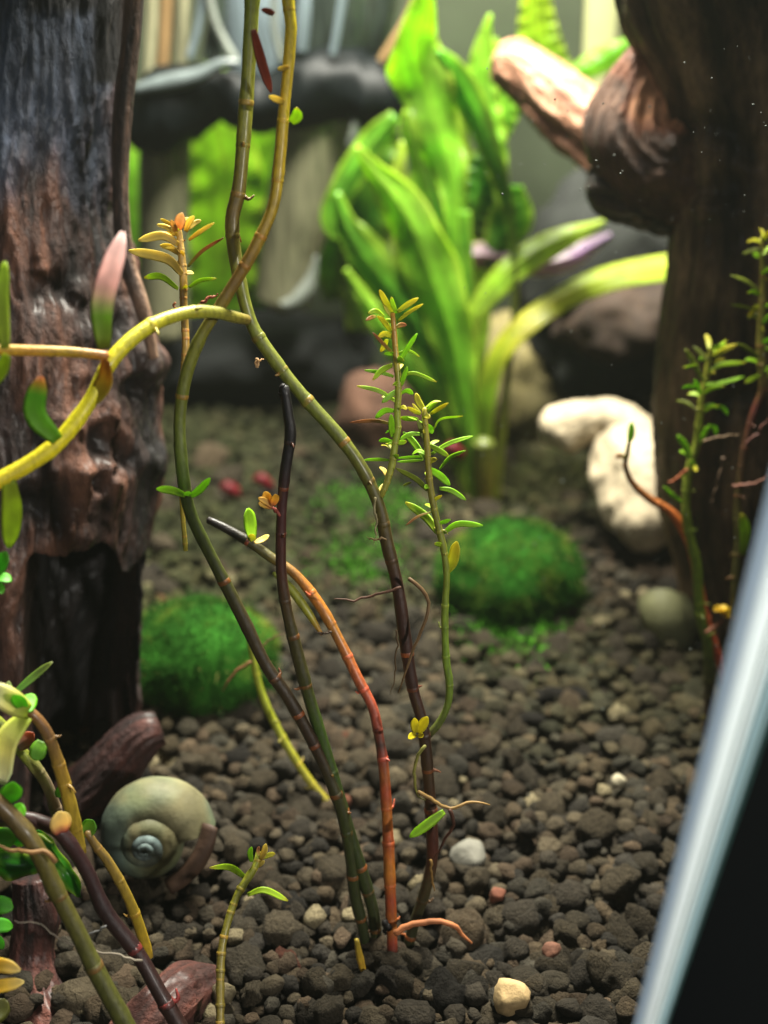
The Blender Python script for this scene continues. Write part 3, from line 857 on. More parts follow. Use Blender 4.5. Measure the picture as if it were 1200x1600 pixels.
whorls(R2, r2c, 0.0, 0.38, 12, 28, 4.2, [LGR2, LGR, DUL, YEL], 305)
leaves(R2, [((1160, 868), (1164, 835), (1158, 802), 7)], YR(850) - .4, ID, [LGR2])
root_part(R2, [ZR2(990, 560), ZR2(1100, 470), ZR2(1180, 350), ZR2(1220, 300)], 23.0, 2.4, (110, 70, 60))
root_part(R2, [ZR2(870, 960), ZR2(1000, 950), ZR2(1200, 880)], 23.0, 3.2, (130, 84, 66))
root_part(R2, [ZR2(780, 700), ZR2(740, 900), ZR2(660, 1130)], 23.0, 3, (104, 84, 66))

R3 = thing("stem_plant", "bare orange stem with an upturned green tip before the white rock", "aquatic plant", "rooted stems at the right glass corner")
r3 = [(986, 672), (981, 705), (977, 727), (987, 753), (1013, 778), (1047, 799), (1064, 822), (1080, 856), (1090, 905), (1104, 970), (1124, 1030), (1136, 1070)]
stem_mesh("stem", np.array([PY(x, y, YR(y) + .25) for x, y in r3]), [3.5, 4.5, 6, 7.5, 8, 8, 8, 8], [(0, (96, 110, 30)), (0.1, (84, 60, 30)), (0.25, (140, 84, 34)), (0.45, (186, 92, 36)), (0.7, (196, 96, 50)), (1, (170, 60, 44))], 36, 30, parent=R3, node_col=(196, 120, 60))
leaves(R3, [((983, 690), (987, 676), (988, 660), 5), ((978, 715), (968, 712), (962, 716), 3)], YR(690), ID, [LGR, BRN])
leaves(R3, [((1118, 955), (1128, 952), (1132, 945), 6), ((1125, 956), (1138, 958), (1152, 952), 6), ((1122, 955), (1120, 950), (1118, 946), 4)], YR(955) - .5, ID, [[(0, (200, 160, 20)), (1, (224, 190, 40))]], name="bud_leaf")
root_part(R3, [(1104, 988), (1120, 978), (1132, 965)], YR(975) - .4, 3.4, (130, 80, 56), name="bud_stalk")

# --- front left plant clump
YL = 14.6
L1 = thing("stem_plant", "thick olive stem slanting down right across the front left corner", "aquatic plant", "stems in the front left corner")
stem_mesh("stem", np.array([PY(x, y, q) for x, y, q in [(-40, 1225, 14.3), (10, 1268, 14.3), (52, 1318, 14.2), (88, 1392, 14.1), (122, 1458, 14.0), (152, 1520, 13.9), (205, 1615, 13.7), (235, 1660, 13.6)]]), [15, 15.5, 16, 16, 16, 16], [(0, (92, 66, 40)), (0.3, (92, 84, 34)), (0.6, (84, 84, 34)), (1, (66, 70, 24))], 118, 120, parent=L1, node_col=(150, 84, 50))
root_part(L1, [(85, 1345), (60, 1328), (20, 1330), (-15, 1318)], YL - .6, 4.5, (140, 104, 60))
root_part(L1, [(150, 1500), (100, 1470), (70, 1450), (20, 1438)], YL - .7, 1.5, (120, 110, 96))
GRN = [(0, (44, 120, 30)), (0.6, (52, 140, 34)), (1, (70, 150, 40))]
blade(L1, [(78, 1338, 14.6), (50, 1350, 14.7), (20, 1352, 14.7), (-25, 1340, 14.8)], [4, 17, 24, 20], GRN, ruffle=0.25, rfreq=3, seed=61, twist=(0.5, 0.2), n=30, nw=9)
blade(L1, [(84, 1318, 14.8), (56, 1312, 14.9), (20, 1308, 15.0), (-20, 1310, 15.0)], [3, 12, 16, 12], GRN, ruffle=0.2, rfreq=3, seed=62, twist=(0.9, 0.5), n=30, nw=9)
leaves(L1, [((-5, 1255), (15, 1240), (20, 1222), 14), ((20, 1260), (30, 1262), (38, 1276), 6), ((-10, 1305), (10, 1312), (22, 1318), 14)], YL, ID, [[(0, (90, 180, 30)), (1, (110, 190, 30))]])

L2 = thing("stem_plant", "dark purple-brown stem bent down right below the snail shell", "aquatic plant", "stems in the front left corner")
stem_mesh("stem", np.array([PY(x, y, q) for x, y, q in [(-40, 1292, 14.8), (10, 1278, 14.8), (55, 1282, 14.8), (95, 1302, 14.8), (135, 1360, 14.8), (165, 1425, 14.7), (215, 1490, 14.6), (250, 1552, 14.4), (290, 1620, 14.2), (310, 1655, 14.1)]]), [12, 13.5, 13.5, 14, 14, 14], [(0, (84, 56, 46)), (0.2, (60, 34, 34)), (0.5, (38, 20, 22)), (0.7, (46, 24, 22)), (1, (44, 24, 18))], 104, 70, parent=L2, node_col=(190, 66, 60))
leaves(L2, [((96, 1302), (94, 1285), (92, 1268), 13)], 14.6, ID, [[(0, (190, 90, 80)), (0.4, (236, 206, 130)), (1, (240, 220, 150))]])
blade(L2, [(58, 1296, 15.1), (74, 1322, 15.1), (88, 1342, 15.1), (104, 1366, 15.0), (118, 1388, 15.0), (122, 1400, 15.0)], [3, 13, 11, 15, 10, 3], [(0, (50, 140, 30)), (1, (60, 160, 36))], ruffle=0.25, rfreq=3, seed=63, twist=(0.2, 0.5), n=30, nw=9)
root_part(L2, [(224, 1500), (180, 1492), (140, 1482), (100, 1462)], YL - .3, 2.2, (130, 120, 104))
root_part(L2, [(168, 1447), (140, 1460), (118, 1468)], YL - .3, 1.6, (110, 110, 110))

L3 = thing("stem_plant", "mottled yellow stem arching over beside the dark driftwood hollow, pale leaves at its top joint", "aquatic plant", "stems in the front left corner")
stem_mesh("stem", np.array([PY(x, y, 15.2) for x, y in [(42, 1108), (62, 1128), (78, 1155), (92, 1195), (105, 1240), (116, 1285), (126, 1332)]]), [8, 11, 11, 12, 12, 11], [(0, (130, 90, 46)), (0.2, (104, 76, 44)), (0.45, (150, 120, 40)), (0.7, (164, 140, 40)), (1, (176, 150, 46))], 40, 20, parent=L3, node_col=(190, 140, 60))
leaves(L3, [((45, 1112), (10, 1092), (-18, 1074), 15), ((42, 1118), (10, 1160), (4, 1226), 15)], 15.0, ID, [[(0, (170, 190, 50)), (0.5, (226, 220, 130)), (1, (240, 236, 200))]])
leaves(L3, [((42, 1112), (46, 1096), (52, 1084), 9), ((38, 1108), (28, 1094), (20, 1086), 8), ((40, 1112), (38, 1098), (36, 1086), 6)], 15.0, ID, [[(0, (100, 184, 30)), (1, (120, 196, 40))]])
leaves(L3, [((66, 1158), (60, 1172), (54, 1188), 10), ((128, 1302), (138, 1295), (146, 1282), 10), ((96, 1225), (94, 1235), (95, 1246), 7)], 15.3, ID, [[(0, (100, 150, 30)), (1, (90, 150, 36))]])
leaves(L3, [((22, 1084), (52, 1058), (82, 1034), 5), ((18, 1082), (14, 1072), (14, 1064), 4)], 15.4, ID, [[(0, (70, 130, 30)), (1, (110, 120, 50))]])

L4 = thing("stem_plant", "slender yellow stem passing just left of the snail shell", "aquatic plant", "stems in the front left corner")
stem_mesh("stem", np.array([PY(x, y, 15.3) for x, y in [(136, 1300), (150, 1322), (168, 1345), (195, 1392), (212, 1432), (225, 1470), (233, 1495)]]), [6, 8, 9.5, 10, 10, 8], [(0, (120, 96, 46)), (0.3, (140, 116, 46)), (0.7, (170, 144, 36)), (1, (180, 150, 40))], 66, 34, parent=L4, node_col=(190, 120, 50))

L5 = thing("stem_plant", "greyish brown stem running down behind the mottled yellow stem", "aquatic plant", "stems in the front left corner")
stem_mesh("stem", np.array([PY(x, y, 15.6) for x, y in [(-30, 1105), (5, 1135), (32, 1172), (58, 1202), (76, 1232), (90, 1275), (98, 1310)]]), [9, 10, 11, 11, 10], [(0, (130, 140, 40)), (0.4, (130, 140, 50)), (0.6, (140, 120, 96)), (1, (116, 100, 70))], 80, 60, parent=L5, node_col=(150, 130, 110))
leaves(L5, [((27, 1168), (40, 1158), (53, 1146), 9)], 15.4, ID, [[(0, (150, 130, 110)), (1, (190, 110, 80))]])

L6 = thing("leafy_shoot", "bright green leaf rosette cut off by the left edge below the driftwood knots", "aquatic plant")
leaves(L6, [((-16, 902), (0, 882), (10, 862), 9), ((-18, 905), (4, 903), (18, 908), 9), ((-16, 908), (-3, 917), (3, 928), 7)], 15.6, ID, [[(0, (70, 160, 30)), (1, (96, 186, 40))]])
L7 = thing("leafy_shoot", "small round green leaves at the lower left edge", "aquatic plant")
leaves(L7, [((-24, 1424), (0, 1414), (20, 1420), 11), ((-24, 1450), (0, 1446), (20, 1448), 9), ((-20, 1462), (-4, 1470), (6, 1482), 6)], 14.4, ID, [[(0, (50, 150, 30)), (1, (90, 180, 40))]])
L8 = thing("leafy_shoot", "two pale yellow leaf tips at the bottom left edge", "aquatic plant")
leaves(L8, [((-40, 1512), (0, 1508), (32, 1516), 9), ((-40, 1548), (0, 1541), (38, 1534), 8)], 13.8, ID, [[(0, (200, 150, 20)), (0.6, (226, 190, 60)), (1, (250, 226, 140))]])
leaves(L8, [((-30, 1592), (-5, 1580), (10, 1562), 14)], 13.8, ID, [[(0, (70, 80, 24)), (1, (90, 90, 30))]])


# ------------------------------------------------------------------ sword plant in the back
SG = [(0, (110, 138, 44)), (0.3, (112, 178, 40)), (0.7, (144, 204, 56)), (1, (180, 222, 80))]
SGd = [(0, (80, 104, 38)), (0.5, (78, 148, 34)), (1, (116, 182, 48))]
SGy = [(0, (120, 134, 40)), (0.4, (156, 196, 56)), (1, (196, 220, 84))]
SW = thing("sword_plant", "large bright green sword plant with long strap leaves standing in the back", "aquatic plant")
# tall ruffled leaf
blade(SW, [(748, 788, 33.4), (736, 650, 34.0), (724, 500, 34.6), (715, 390, 35.0), (710, 310, 35.3), (698, 250, 35.5), (684, 205, 35.6), (668, 145, 35.7), (655, 105, 35.6), (650, 62, 35.4), (660, 15, 35.1), (672, -25, 34.8)], [9, 9, 11, 15, 22, 32, 38, 42, 46, 38, 22, 5], SG, ruffle=0.42, rfreq=6, seed=1, twist=(0.3, -0.35), n=80, nw=15, cup=0.2)
blade(SW, [(740, 700, 34.2), (715, 540, 34.8), (694, 400, 35.4), (676, 330, 35.7), (660, 260, 36.0), (644, 205, 36.2), (636, 170, 36.3)], [8, 14, 24, 30, 30, 22, 6], SG, ruffle=0.25, rfreq=5, seed=11, twist=(0.2, 0.5), n=60)
# broad leaf in the middle
blade(SW, [(742, 788, 33.3), (732, 680, 33.5), (712, 560, 33.8), (690, 480, 34.0), (664, 405, 34.2), (638, 345, 34.4), (608, 298, 34.5), (580, 262, 34.6), (556, 228, 34.6)], [11, 18, 32, 42, 44, 38, 28, 16, 4], SG, ruffle=0.16, rfreq=5, seed=2, twist=(0.1, 0.35), n=70)
# left leaf
blade(SW, [(738, 788, 33.4), (722, 690, 33.7), (694, 600, 34.0), (655, 515, 34.3), (610, 450, 34.5), (568, 402, 34.6), (540, 350, 34.8), (526, 300, 35.0)], [11, 18, 26, 30, 30, 27, 18, 5], SGd, ruffle=0.16, rfreq=5, seed=3, twist=(-0.2, 0.3), n=60)
blade(SW, [(690, 560, 36.4), (620, 440, 36.6), (560, 370, 36.8), (520, 345, 37.0), (545, 280, 37.2), (590, 215, 37.4), (618, 180, 37.5)], [10, 18, 20, 20, 22, 22, 10], SGd, ruffle=0.12, seed=13, twist=(0.2, -0.2), n=60)
# arching leaf to the right
blade(SW, [(765, 785, 33.2), (757, 690, 33.4), (762, 610, 33.6), (784, 545, 33.8), (836, 494, 34.2), (905, 452, 34.8), (985, 426, 35.2), (1080, 412, 35.5)], [9, 13, 17, 19, 21, 22, 23, 22], [(0, (96, 110, 30)), (0.3, (110, 150, 30)), (0.5, (196, 190, 50)), (0.7, (186, 206, 70)), (1, (200, 214, 90))], ruffle=0.05, rfreq=4, seed=4, twist=(0.6, 0.5), cup=0.15)
blade(SW, [(735, 570, 34.2), (738, 500, 34.4), (768, 452, 34.6), (810, 412, 34.8), (870, 376, 35.1), (945, 346, 35.5)], [8, 13, 21, 23, 21, 4], SGy, ruffle=0.05, seed=5, twist=(0.4, 0.3))
# leaf on a long dark petiole
blade(SW, [(775, 788, 33.2), (790, 620, 33.8), (804, 480, 34.4), (802, 390, 34.9), (790, 310, 35.2), (765, 235, 35.4), (736, 165, 35.6), (706, 110, 35.7), (682, 76, 35.8)], [6, 6, 5, 6, 10, 17, 24, 20, 5], [(0, (96, 96, 34)), (0.5, (66, 82, 28)), (0.65, (70, 130, 24)), (1, (96, 176, 26))], seed=6, twist=(0, 0.3), n=60)
blade(SW, [(788, 330, 35.9), (770, 230, 36.3), (754, 160, 36.6), (752, 110, 36.7), (757, 62, 36.8), (766, 22, 36.8)], [8, 22, 26, 23, 13, 3], SG, ruffle=0.1, seed=7, twist=(0.2, 0))
blade(SW, [(760, 420, 36.2), (785, 370, 36.3), (800, 335, 36.3), (805, 290, 36.3)], [6, 30, 34, 12], SGd, seed=8)
blade(SW, [(735, 370, 36.6), (748, 300, 36.7), (764, 250, 36.8), (775, 222, 36.9)], [26, 36, 28, 8], SGd, ruffle=0.2, seed=9)
blade(SW, [(768, 240, 37.0), (782, 190, 37.0), (790, 150, 37.1), (780, 110, 37.2)], [10, 24, 26, 8], SG, ruffle=0.1, seed=15)
blade(SW, [(748, 780, 34.6), (738, 640, 35.4), (748, 500, 36.0), (742, 400, 36.5), (728, 300, 36.9), (712, 200, 37.1), (704, 140, 37.2)], [7, 12, 18, 24, 26, 20, 4], SGy, ruffle=0.2, rfreq=5, seed=51, twist=(0.4, -0.4))
blade(SW, [(735, 780, 34.8), (700, 640, 35.6), (668, 500, 36.2), (640, 400, 36.7), (622, 300, 37.1), (628, 220, 37.3)], [7, 16, 22, 24, 18, 4], SGy, ruffle=0.25, rfreq=6, seed=52, twist=(-0.4, 0.5))
blade(SW, [(745, 780, 34.2), (716, 650, 34.6), (700, 540, 35.0), (690, 450, 35.4), (700, 380, 35.7)], [7, 18, 24, 20, 5], SGy, ruffle=0.2, rfreq=5, seed=53, twist=(0.6, 0.2))
blade(SW, [(725, 760, 34.0), (680, 640, 34.4), (628, 560, 34.8), (578, 480, 35.2), (540, 420, 35.4)], [8, 16, 20, 14, 4], SG, ruffle=0.15, seed=54, twist=(0.5, -0.2))
blade(SW, [(728, 700, 33.6), (726, 560, 34.3), (728, 440, 34.8), (722, 330, 35.2)], [8, 9, 12, 14], SGd, seed=10)
stem_mesh("crown_base", np.array([PY(x, y, 33.3) for x, y in [(755, 690), (757, 740), (760, 785), (762, 800)]]), [22, 20, 13, 6], [(0, (86, 96, 30)), (0.7, (130, 120, 30)), (1, (196, 150, 30))], nodes=False, parent=SW)

SW2 = thing("sword_plant", "yellow-green leaves standing behind the pale branch at the top right of centre", "aquatic plant")
blade(SW2, [(885, 170, 41.5), (862, 110, 41.6), (842, 60, 41.6), (836, -10, 41.6)], [12, 30, 33, 22], [(0, (70, 150, 14)), (0.4, (130, 180, 20)), (1, (170, 200, 40))], ruffle=0.1, seed=21)
blade(SW2, [(872, 135, 40.6), (905, 112, 40.5), (950, 88, 40.4), (1002, 56, 40.3)], [8, 17, 20, 5], [(0, (90, 160, 14)), (1, (120, 190, 24))], seed=22, twist=(0.3, 0.3))
blade(SW2, [(790, 180, 41.8), (780, 140, 41.8), (776, 110, 41.9), (770, 60, 42)], [10, 28, 26, 6], SG, seed=23)

SW3 = thing("broad_leaf_plant", "glowing yellow-green broad leaves seen behind and beside the filter tubes", "aquatic plant")
blade(SW3, [(330, 540, 42.6), (345, 430, 42.8), (350, 330, 43), (345, 250, 43), (330, 180, 43), (330, 100, 43)], [26, 56, 64, 60, 44, 20], [(0, (130, 190, 34)), (0.5, (160, 214, 36)), (1, (160, 214, 40))], ruffle=0.08, seed=31, cup=0.15)
blade(SW3, [(420, 480, 43.2), (415, 380, 43.3), (405, 280, 43.4), (420, 180, 43.5)], [26, 46, 50, 26], [(0, (110, 180, 30)), (1, (150, 206, 34))], seed=32, cup=0.15)
blade(SW3, [(560, 520, 41.8), (566, 400, 42.0), (572, 300, 42.2), (580, 200, 42.4), (600, 120, 42.4)], [18, 40, 48, 44, 16], SGd, ruffle=0.15, seed=34, cup=0.15)
blade(SW3, [(520, 470, 42.4), (512, 380, 42.5), (530, 300, 42.6), (556, 215, 42.7)], [14, 28, 30, 10], SG, seed=35, cup=0.15)
blade(SW3, [(206, 420, 42.8), (206, 330, 43), (204, 250, 43), (200, 190, 43)], [10, 18, 20, 12], SG, seed=33)

# ------------------------------------------------------------------ driftwood
def wood_sweep(pts, nv, nu, amp, seed, dark, mid, light, ridge=0.0, feats=(), mat=None, name="trunk", parent=None, cave=None, hi=None, flat=1.0):
    """pts rows (px, py, Y, radius px) -> gnarled log with grain ridges; feats: (px, py, radius px, push cm) knobs and holes"""
    C0 = np.array([[*PY(a, b, y), r * depth(PY(a, b, y)) / F] for a, b, y, r in pts])
    R = catmull(C0, nv)
    c, r = R[:, :3], R[:, 3]
    T, U, V = frames(c, (1, 0, 0))
    th = np.linspace(0, 2 * math.pi, nu, endpoint=False)
    d = np.r_[0, np.cumsum(np.linalg.norm(np.diff(c, axis=0), axis=1))]
    cs_, sn_ = np.cos(th)[None, :], np.sin(th)[None, :]
    grain = np.stack(np.broadcast_arrays(cs_ * 2.6 * r.mean(), sn_ * 2.6 * r.mean(), d[:, None] * 0.32), -1)
    warp = 0.5 * fbm(np.stack(np.broadcast_arrays(cs_ * 1.2, sn_ * 1.2, d[:, None] * 0.5), -1), 3, seed + 5)
    grain[..., 0] += warp
    grain[..., 1] -= warp * 0.7
    big = fbm(np.stack(np.broadcast_arrays(cs_ * 0.9, sn_ * 0.9, d[:, None] * 0.28), -1), 3, seed)
    g1 = fbm(grain, 5, seed + 1, gain=0.6)
    rid = 1 - np.abs(fbm(grain * 0.7 + 5, 3, seed + 2)) * 2.2
    fine = fbm(np.stack(np.broadcast_arrays(cs_ * 4.2 * r.mean(), sn_ * 4.2 * r.mean(), d[:, None] * 0.8), -1) + warp[..., None], 4, seed + 12, gain=0.65)
    disp = amp * (0.42 * big + 0.45 * g1 + 0.5 * fine) + ridge * rid * amp
    rr = r[:, None] * (1 + disp)
    S = c[:, None, :] + rr[:, :, None] * (cs_[:, :, None] * U[:, None, :] + flat * sn_[:, :, None] * V[:, None, :])
    verts = S.reshape(-1, 3)
    tone = 0.5 + 0.9 * g1 + 0.35 * big - 0.25 * (rid < 0.1)
    tone = tone.reshape(-1) + 0.35 * fbm(verts * 1.1, 3, seed + 8)
    q = proj(verts)
    ctr = np.repeat(c, nu, axis=0)
    nrm = verts - ctr
    nrm /= np.linalg.norm(nrm, axis=1)[:, None]
    front = np.einsum('ij,ij->i', nrm, verts - np.array([0, 0, CAMH])) < 0.2 * 0
    dk = np.zeros(len(verts))
    for fx, fy, fr, push, *warm in feats:
        wx_ = q[:, 0] - fx + fr * 0.9 * fbm(verts * 1.6, 3, 31)
        wy_ = q[:, 1] - fy + fr * 0.9 * fbm(verts * 1.6, 3, 47)
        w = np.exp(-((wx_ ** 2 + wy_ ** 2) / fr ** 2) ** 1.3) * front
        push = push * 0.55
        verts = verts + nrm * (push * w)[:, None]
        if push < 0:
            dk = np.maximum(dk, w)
        tone = tone + (warm[0] if warm else 0) * w
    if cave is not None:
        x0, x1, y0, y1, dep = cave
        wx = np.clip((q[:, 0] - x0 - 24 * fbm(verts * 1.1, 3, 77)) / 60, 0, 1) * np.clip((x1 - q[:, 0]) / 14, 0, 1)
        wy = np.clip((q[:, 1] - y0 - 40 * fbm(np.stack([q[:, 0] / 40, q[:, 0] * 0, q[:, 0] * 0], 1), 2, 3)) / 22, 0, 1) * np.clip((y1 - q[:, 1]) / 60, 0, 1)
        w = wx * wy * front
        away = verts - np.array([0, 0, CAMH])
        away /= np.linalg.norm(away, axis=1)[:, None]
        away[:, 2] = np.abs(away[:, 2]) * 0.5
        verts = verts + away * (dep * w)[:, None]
        hollow_shade = np.clip(w * 1.4, 0, 1)      # shade inside the hollow, painted black into the wood colour
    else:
        hollow_shade = np.zeros(len(verts))
    tone = np.clip(tone, 0, 1)
    a, b, l = lin(dark), lin(mid), lin(light)
    t2 = tone[:, None] * 2
    col = np.where(t2 < 1, a * (1 - t2) + b * t2, b * (2 - t2) + l * (t2 - 1))
    col = col * (1 - 0.75 * np.clip(dk, 0, 1))[:, None] * (1 - 0.88 * hollow_shade)[:, None]
    if hi is not None:
        col = hi(col, verts, q, nrm)
    f = grid_faces(nv, nu)
    caps = [tuple(range(nu))[::-1], tuple((nv - 1) * nu + k for k in range(nu))]
    me = mesh_from(name, verts, [tuple(x) for x in f.tolist()] + caps, np.clip(col, 0, 1))
    return link(name, me, mat or M_WOOD, parent)


LT = thing("driftwood_trunk", "massive reddish-brown driftwood trunk with knots and a black hollow filling the left side", "driftwood")


def painted_reflection(col, verts, q, nrm):
    # slate-grey glass reflection painted onto the upper part of the trunk
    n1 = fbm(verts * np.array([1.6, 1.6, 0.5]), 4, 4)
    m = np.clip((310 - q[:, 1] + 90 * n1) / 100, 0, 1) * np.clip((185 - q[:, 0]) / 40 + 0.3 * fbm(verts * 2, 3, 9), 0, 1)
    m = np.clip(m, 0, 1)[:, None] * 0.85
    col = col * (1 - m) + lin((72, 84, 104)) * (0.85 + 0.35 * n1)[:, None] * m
    k = np.clip((q[:, 0] - 138) / 14, 0, 1) * np.clip((196 - q[:, 0]) / 10, 0, 1) * np.clip((138 - q[:, 1]) / 14, 0, 1)  # black block: dark silhouette within the painted reflection
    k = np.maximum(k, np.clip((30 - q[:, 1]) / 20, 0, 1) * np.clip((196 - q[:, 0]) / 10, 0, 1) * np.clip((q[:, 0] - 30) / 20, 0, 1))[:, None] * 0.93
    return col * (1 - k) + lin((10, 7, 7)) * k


wood_left = [(20, -120, 24.6, 190), (25, 60, 24.3, 180), (5, 250, 24.0, 192), (0, 340, 23.8, 198), (5, 450, 23.5, 208), (10, 540, 23.2, 226), (10, 640, 22.9, 232), (10, 720, 22.6, 236), (5, 800, 22.3, 228), (0, 880, 22.0, 222), (0, 990, 21.6, 220), (-10, 1090, 21.2, 218), (-20, 1180, 20.8, 205), (-30, 1300, 20.3, 190), (-40, 1380, 20.0, 180)]
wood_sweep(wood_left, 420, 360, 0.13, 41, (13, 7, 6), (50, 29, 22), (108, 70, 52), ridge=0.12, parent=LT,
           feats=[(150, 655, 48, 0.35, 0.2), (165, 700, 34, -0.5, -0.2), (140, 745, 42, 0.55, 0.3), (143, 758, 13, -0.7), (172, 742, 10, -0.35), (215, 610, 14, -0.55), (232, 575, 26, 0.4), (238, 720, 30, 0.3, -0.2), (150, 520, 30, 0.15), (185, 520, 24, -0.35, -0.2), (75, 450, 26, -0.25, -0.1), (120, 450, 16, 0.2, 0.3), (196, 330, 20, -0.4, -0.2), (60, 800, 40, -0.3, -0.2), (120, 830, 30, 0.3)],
           cave=(36, 242, 862, 1500, 3.8), hi=painted_reflection)
wood_sweep([(100, 1275, 19.9, 40), (145, 1232, 20.0, 40), (188, 1186, 20.1, 38), (222, 1148, 20.2, 33), (250, 1136, 20.3, 24)], 120, 90, 0.42, 52, (16, 7, 6), (50, 22, 18), (104, 56, 44), ridge=0.25, parent=LT, name="root_branch")
wood_sweep([(215, -80, 23.4, 16), (205, 60, 23.2, 16), (192, 180, 23.0, 15), (188, 300, 22.8, 13), (196, 400, 22.6, 13), (222, 480, 22.4, 12), (240, 560, 22.3, 8)], 160, 40, 0.22, 57, (40, 26, 20), (104, 78, 62), (140, 110, 88), ridge=0.2, parent=LT, name="bark_strip")

RT = thing("driftwood_trunk", "dark ridged driftwood trunk with a sawn peach-coloured stub on the right side", "driftwood")
wood_right = [(1150, -120, 27.8, 190), (1150, -20, 27.8, 180), (1160, 80, 27.7, 140), (1165, 200, 27.6, 112), (1165, 330, 27.5, 110), (1160, 450, 27.4, 116), (1152, 560, 27.4, 120), (1148, 680, 27.3, 122), (1152, 790, 27.2, 112), (1160, 880, 27.1, 95), (1165, 960, 27, 95)]


def stub_light(col, verts, q, nrm):
    # light and shade painted in: pale bare wood on top, dark below and left
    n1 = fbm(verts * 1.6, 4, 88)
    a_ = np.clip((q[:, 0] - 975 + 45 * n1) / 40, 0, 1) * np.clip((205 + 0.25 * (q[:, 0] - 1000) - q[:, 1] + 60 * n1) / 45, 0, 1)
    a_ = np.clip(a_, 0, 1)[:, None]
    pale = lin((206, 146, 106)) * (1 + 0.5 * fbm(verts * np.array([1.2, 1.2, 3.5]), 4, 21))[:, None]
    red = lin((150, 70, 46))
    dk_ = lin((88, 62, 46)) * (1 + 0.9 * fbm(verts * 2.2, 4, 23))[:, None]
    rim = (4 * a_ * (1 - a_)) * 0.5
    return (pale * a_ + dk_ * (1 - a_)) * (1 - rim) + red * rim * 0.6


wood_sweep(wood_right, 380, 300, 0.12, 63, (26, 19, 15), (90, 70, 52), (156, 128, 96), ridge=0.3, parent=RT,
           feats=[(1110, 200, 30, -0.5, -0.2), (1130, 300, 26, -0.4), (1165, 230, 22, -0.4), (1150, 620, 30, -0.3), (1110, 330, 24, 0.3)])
wood_sweep([(1150, 265, 27.9, 70), (1090, 262, 28.0, 92), (1035, 240, 28.2, 104), (998, 205, 28.3, 88), (1005, 150, 28.4, 66), (1025, 105, 28.5, 50), (1038, 72, 28.6, 34), (1042, 56, 28.6, 14)], 180, 150, 0.30, 67, (84, 54, 38), (150, 100, 70), (206, 150, 112), ridge=0.16, parent=RT, name="branch_stub", hi=stub_light)
wood_sweep([(1010, 290, 33, 52), (950, 225, 33.4, 56), (890, 180, 34, 52), (835, 130, 34.6, 46), (790, 95, 35, 36), (775, 85, 35, 14)], 140, 110, 0.34, 69, (104, 68, 48), (160, 112, 84), (206, 160, 128), ridge=0.2, parent=RT, name="branch")
wood_sweep([(1090, 285, 27.9, 40), (1060, 300, 28, 60), (1000, 290, 28.2, 62), (940, 290, 28.4, 44), (920, 290, 28.5, 20)], 90, 80, 0.45, 71, (16, 13, 11), (42, 34, 28), (80, 64, 50), ridge=0.3, parent=RT, name="stub_underside")  # dark lump; the shade under the stub is put into its colour


# ------------------------------------------------------------------ rocks, mass at the back
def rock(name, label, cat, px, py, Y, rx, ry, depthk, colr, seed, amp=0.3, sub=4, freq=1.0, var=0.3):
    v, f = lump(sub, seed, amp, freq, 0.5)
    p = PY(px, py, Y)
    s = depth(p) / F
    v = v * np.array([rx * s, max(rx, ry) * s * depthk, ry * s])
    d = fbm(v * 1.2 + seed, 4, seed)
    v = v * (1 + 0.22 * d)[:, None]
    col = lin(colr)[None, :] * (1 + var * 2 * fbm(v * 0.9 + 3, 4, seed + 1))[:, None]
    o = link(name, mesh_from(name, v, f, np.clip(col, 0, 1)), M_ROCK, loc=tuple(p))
    return tag(o, label, cat)


rock("boulder", "dark grey-green mass added for the shaded wood under the driftwood stub at the back", "rock", 945, 470, 39.5, 165, 190, 0.7, (18, 21, 17), 501, amp=0.5)  # added mass; shade under the branch is put into its dark colour
rock("boulder", "brownish boulder patched with algae behind the sword plant", "rock", 800, 610, 39.5, 115, 105, 0.8, (92, 84, 50), 502)
rock("boulder", "blackish mass added for the shade at the foot of the clear filter tube", "rock", 400, 560, 42.6, 180, 92, 0.6, (8, 12, 12), 503)  # added mass; its near-black colour stands for shade below the filter
rock("boulder", "reddish brown boulder between the dark mass under the filter and the sword plant", "rock", 600, 660, 38.6, 78, 92, 0.8, (84, 58, 44), 504)
rock("boulder", "low rust brown rock beneath the long right leaf", "rock", 960, 505, 37.2, 85, 62, 0.7, (50, 37, 28), 507, amp=0.5)


def lumpy_sweep(name, pts, Y, seed, amp, col, mat, nv=80, nu=60, freq=0.9):
    C0 = np.array([[*PY(q[0], q[1], q[3] if len(q) > 3 else Y), q[2] * depth(PY(q[0], q[1], q[3] if len(q) > 3 else Y)) / F] for q in pts])
    R = catmull(C0, nv)
    v, f, idx = sweep(R[:, :3], R[:, 3], None, nu, hint=(0.3, 1, 0.2))
    d = fbm(v * freq + seed, 5, seed)
    cen = R[idx, :3]
    v = cen + (v - cen) * (1 + amp * d)[:, None]
    cc = lin(col)[None, :] * (1 + 0.25 * fbm(v * 1.4, 4, seed + 2))[:, None]
    return link(name, mesh_from(name, v, f, np.clip(cc, 0, 1)), mat)


o = lumpy_sweep("white_rock", [(848, 690, 8), (868, 676, 34), (905, 660, 34), (945, 655, 30), (985, 676, 44, 32.0), (985, 718, 60, 31.4), (992, 765, 66, 30.7), (1005, 812, 60, 30.1), (1015, 855, 30, 29.8)], 32.2, 77, 0.42, (168, 154, 128), M_ROCK)
tag(o, "pale cream white rock with a rounded lip jutting left, beside the right driftwood", "rock")

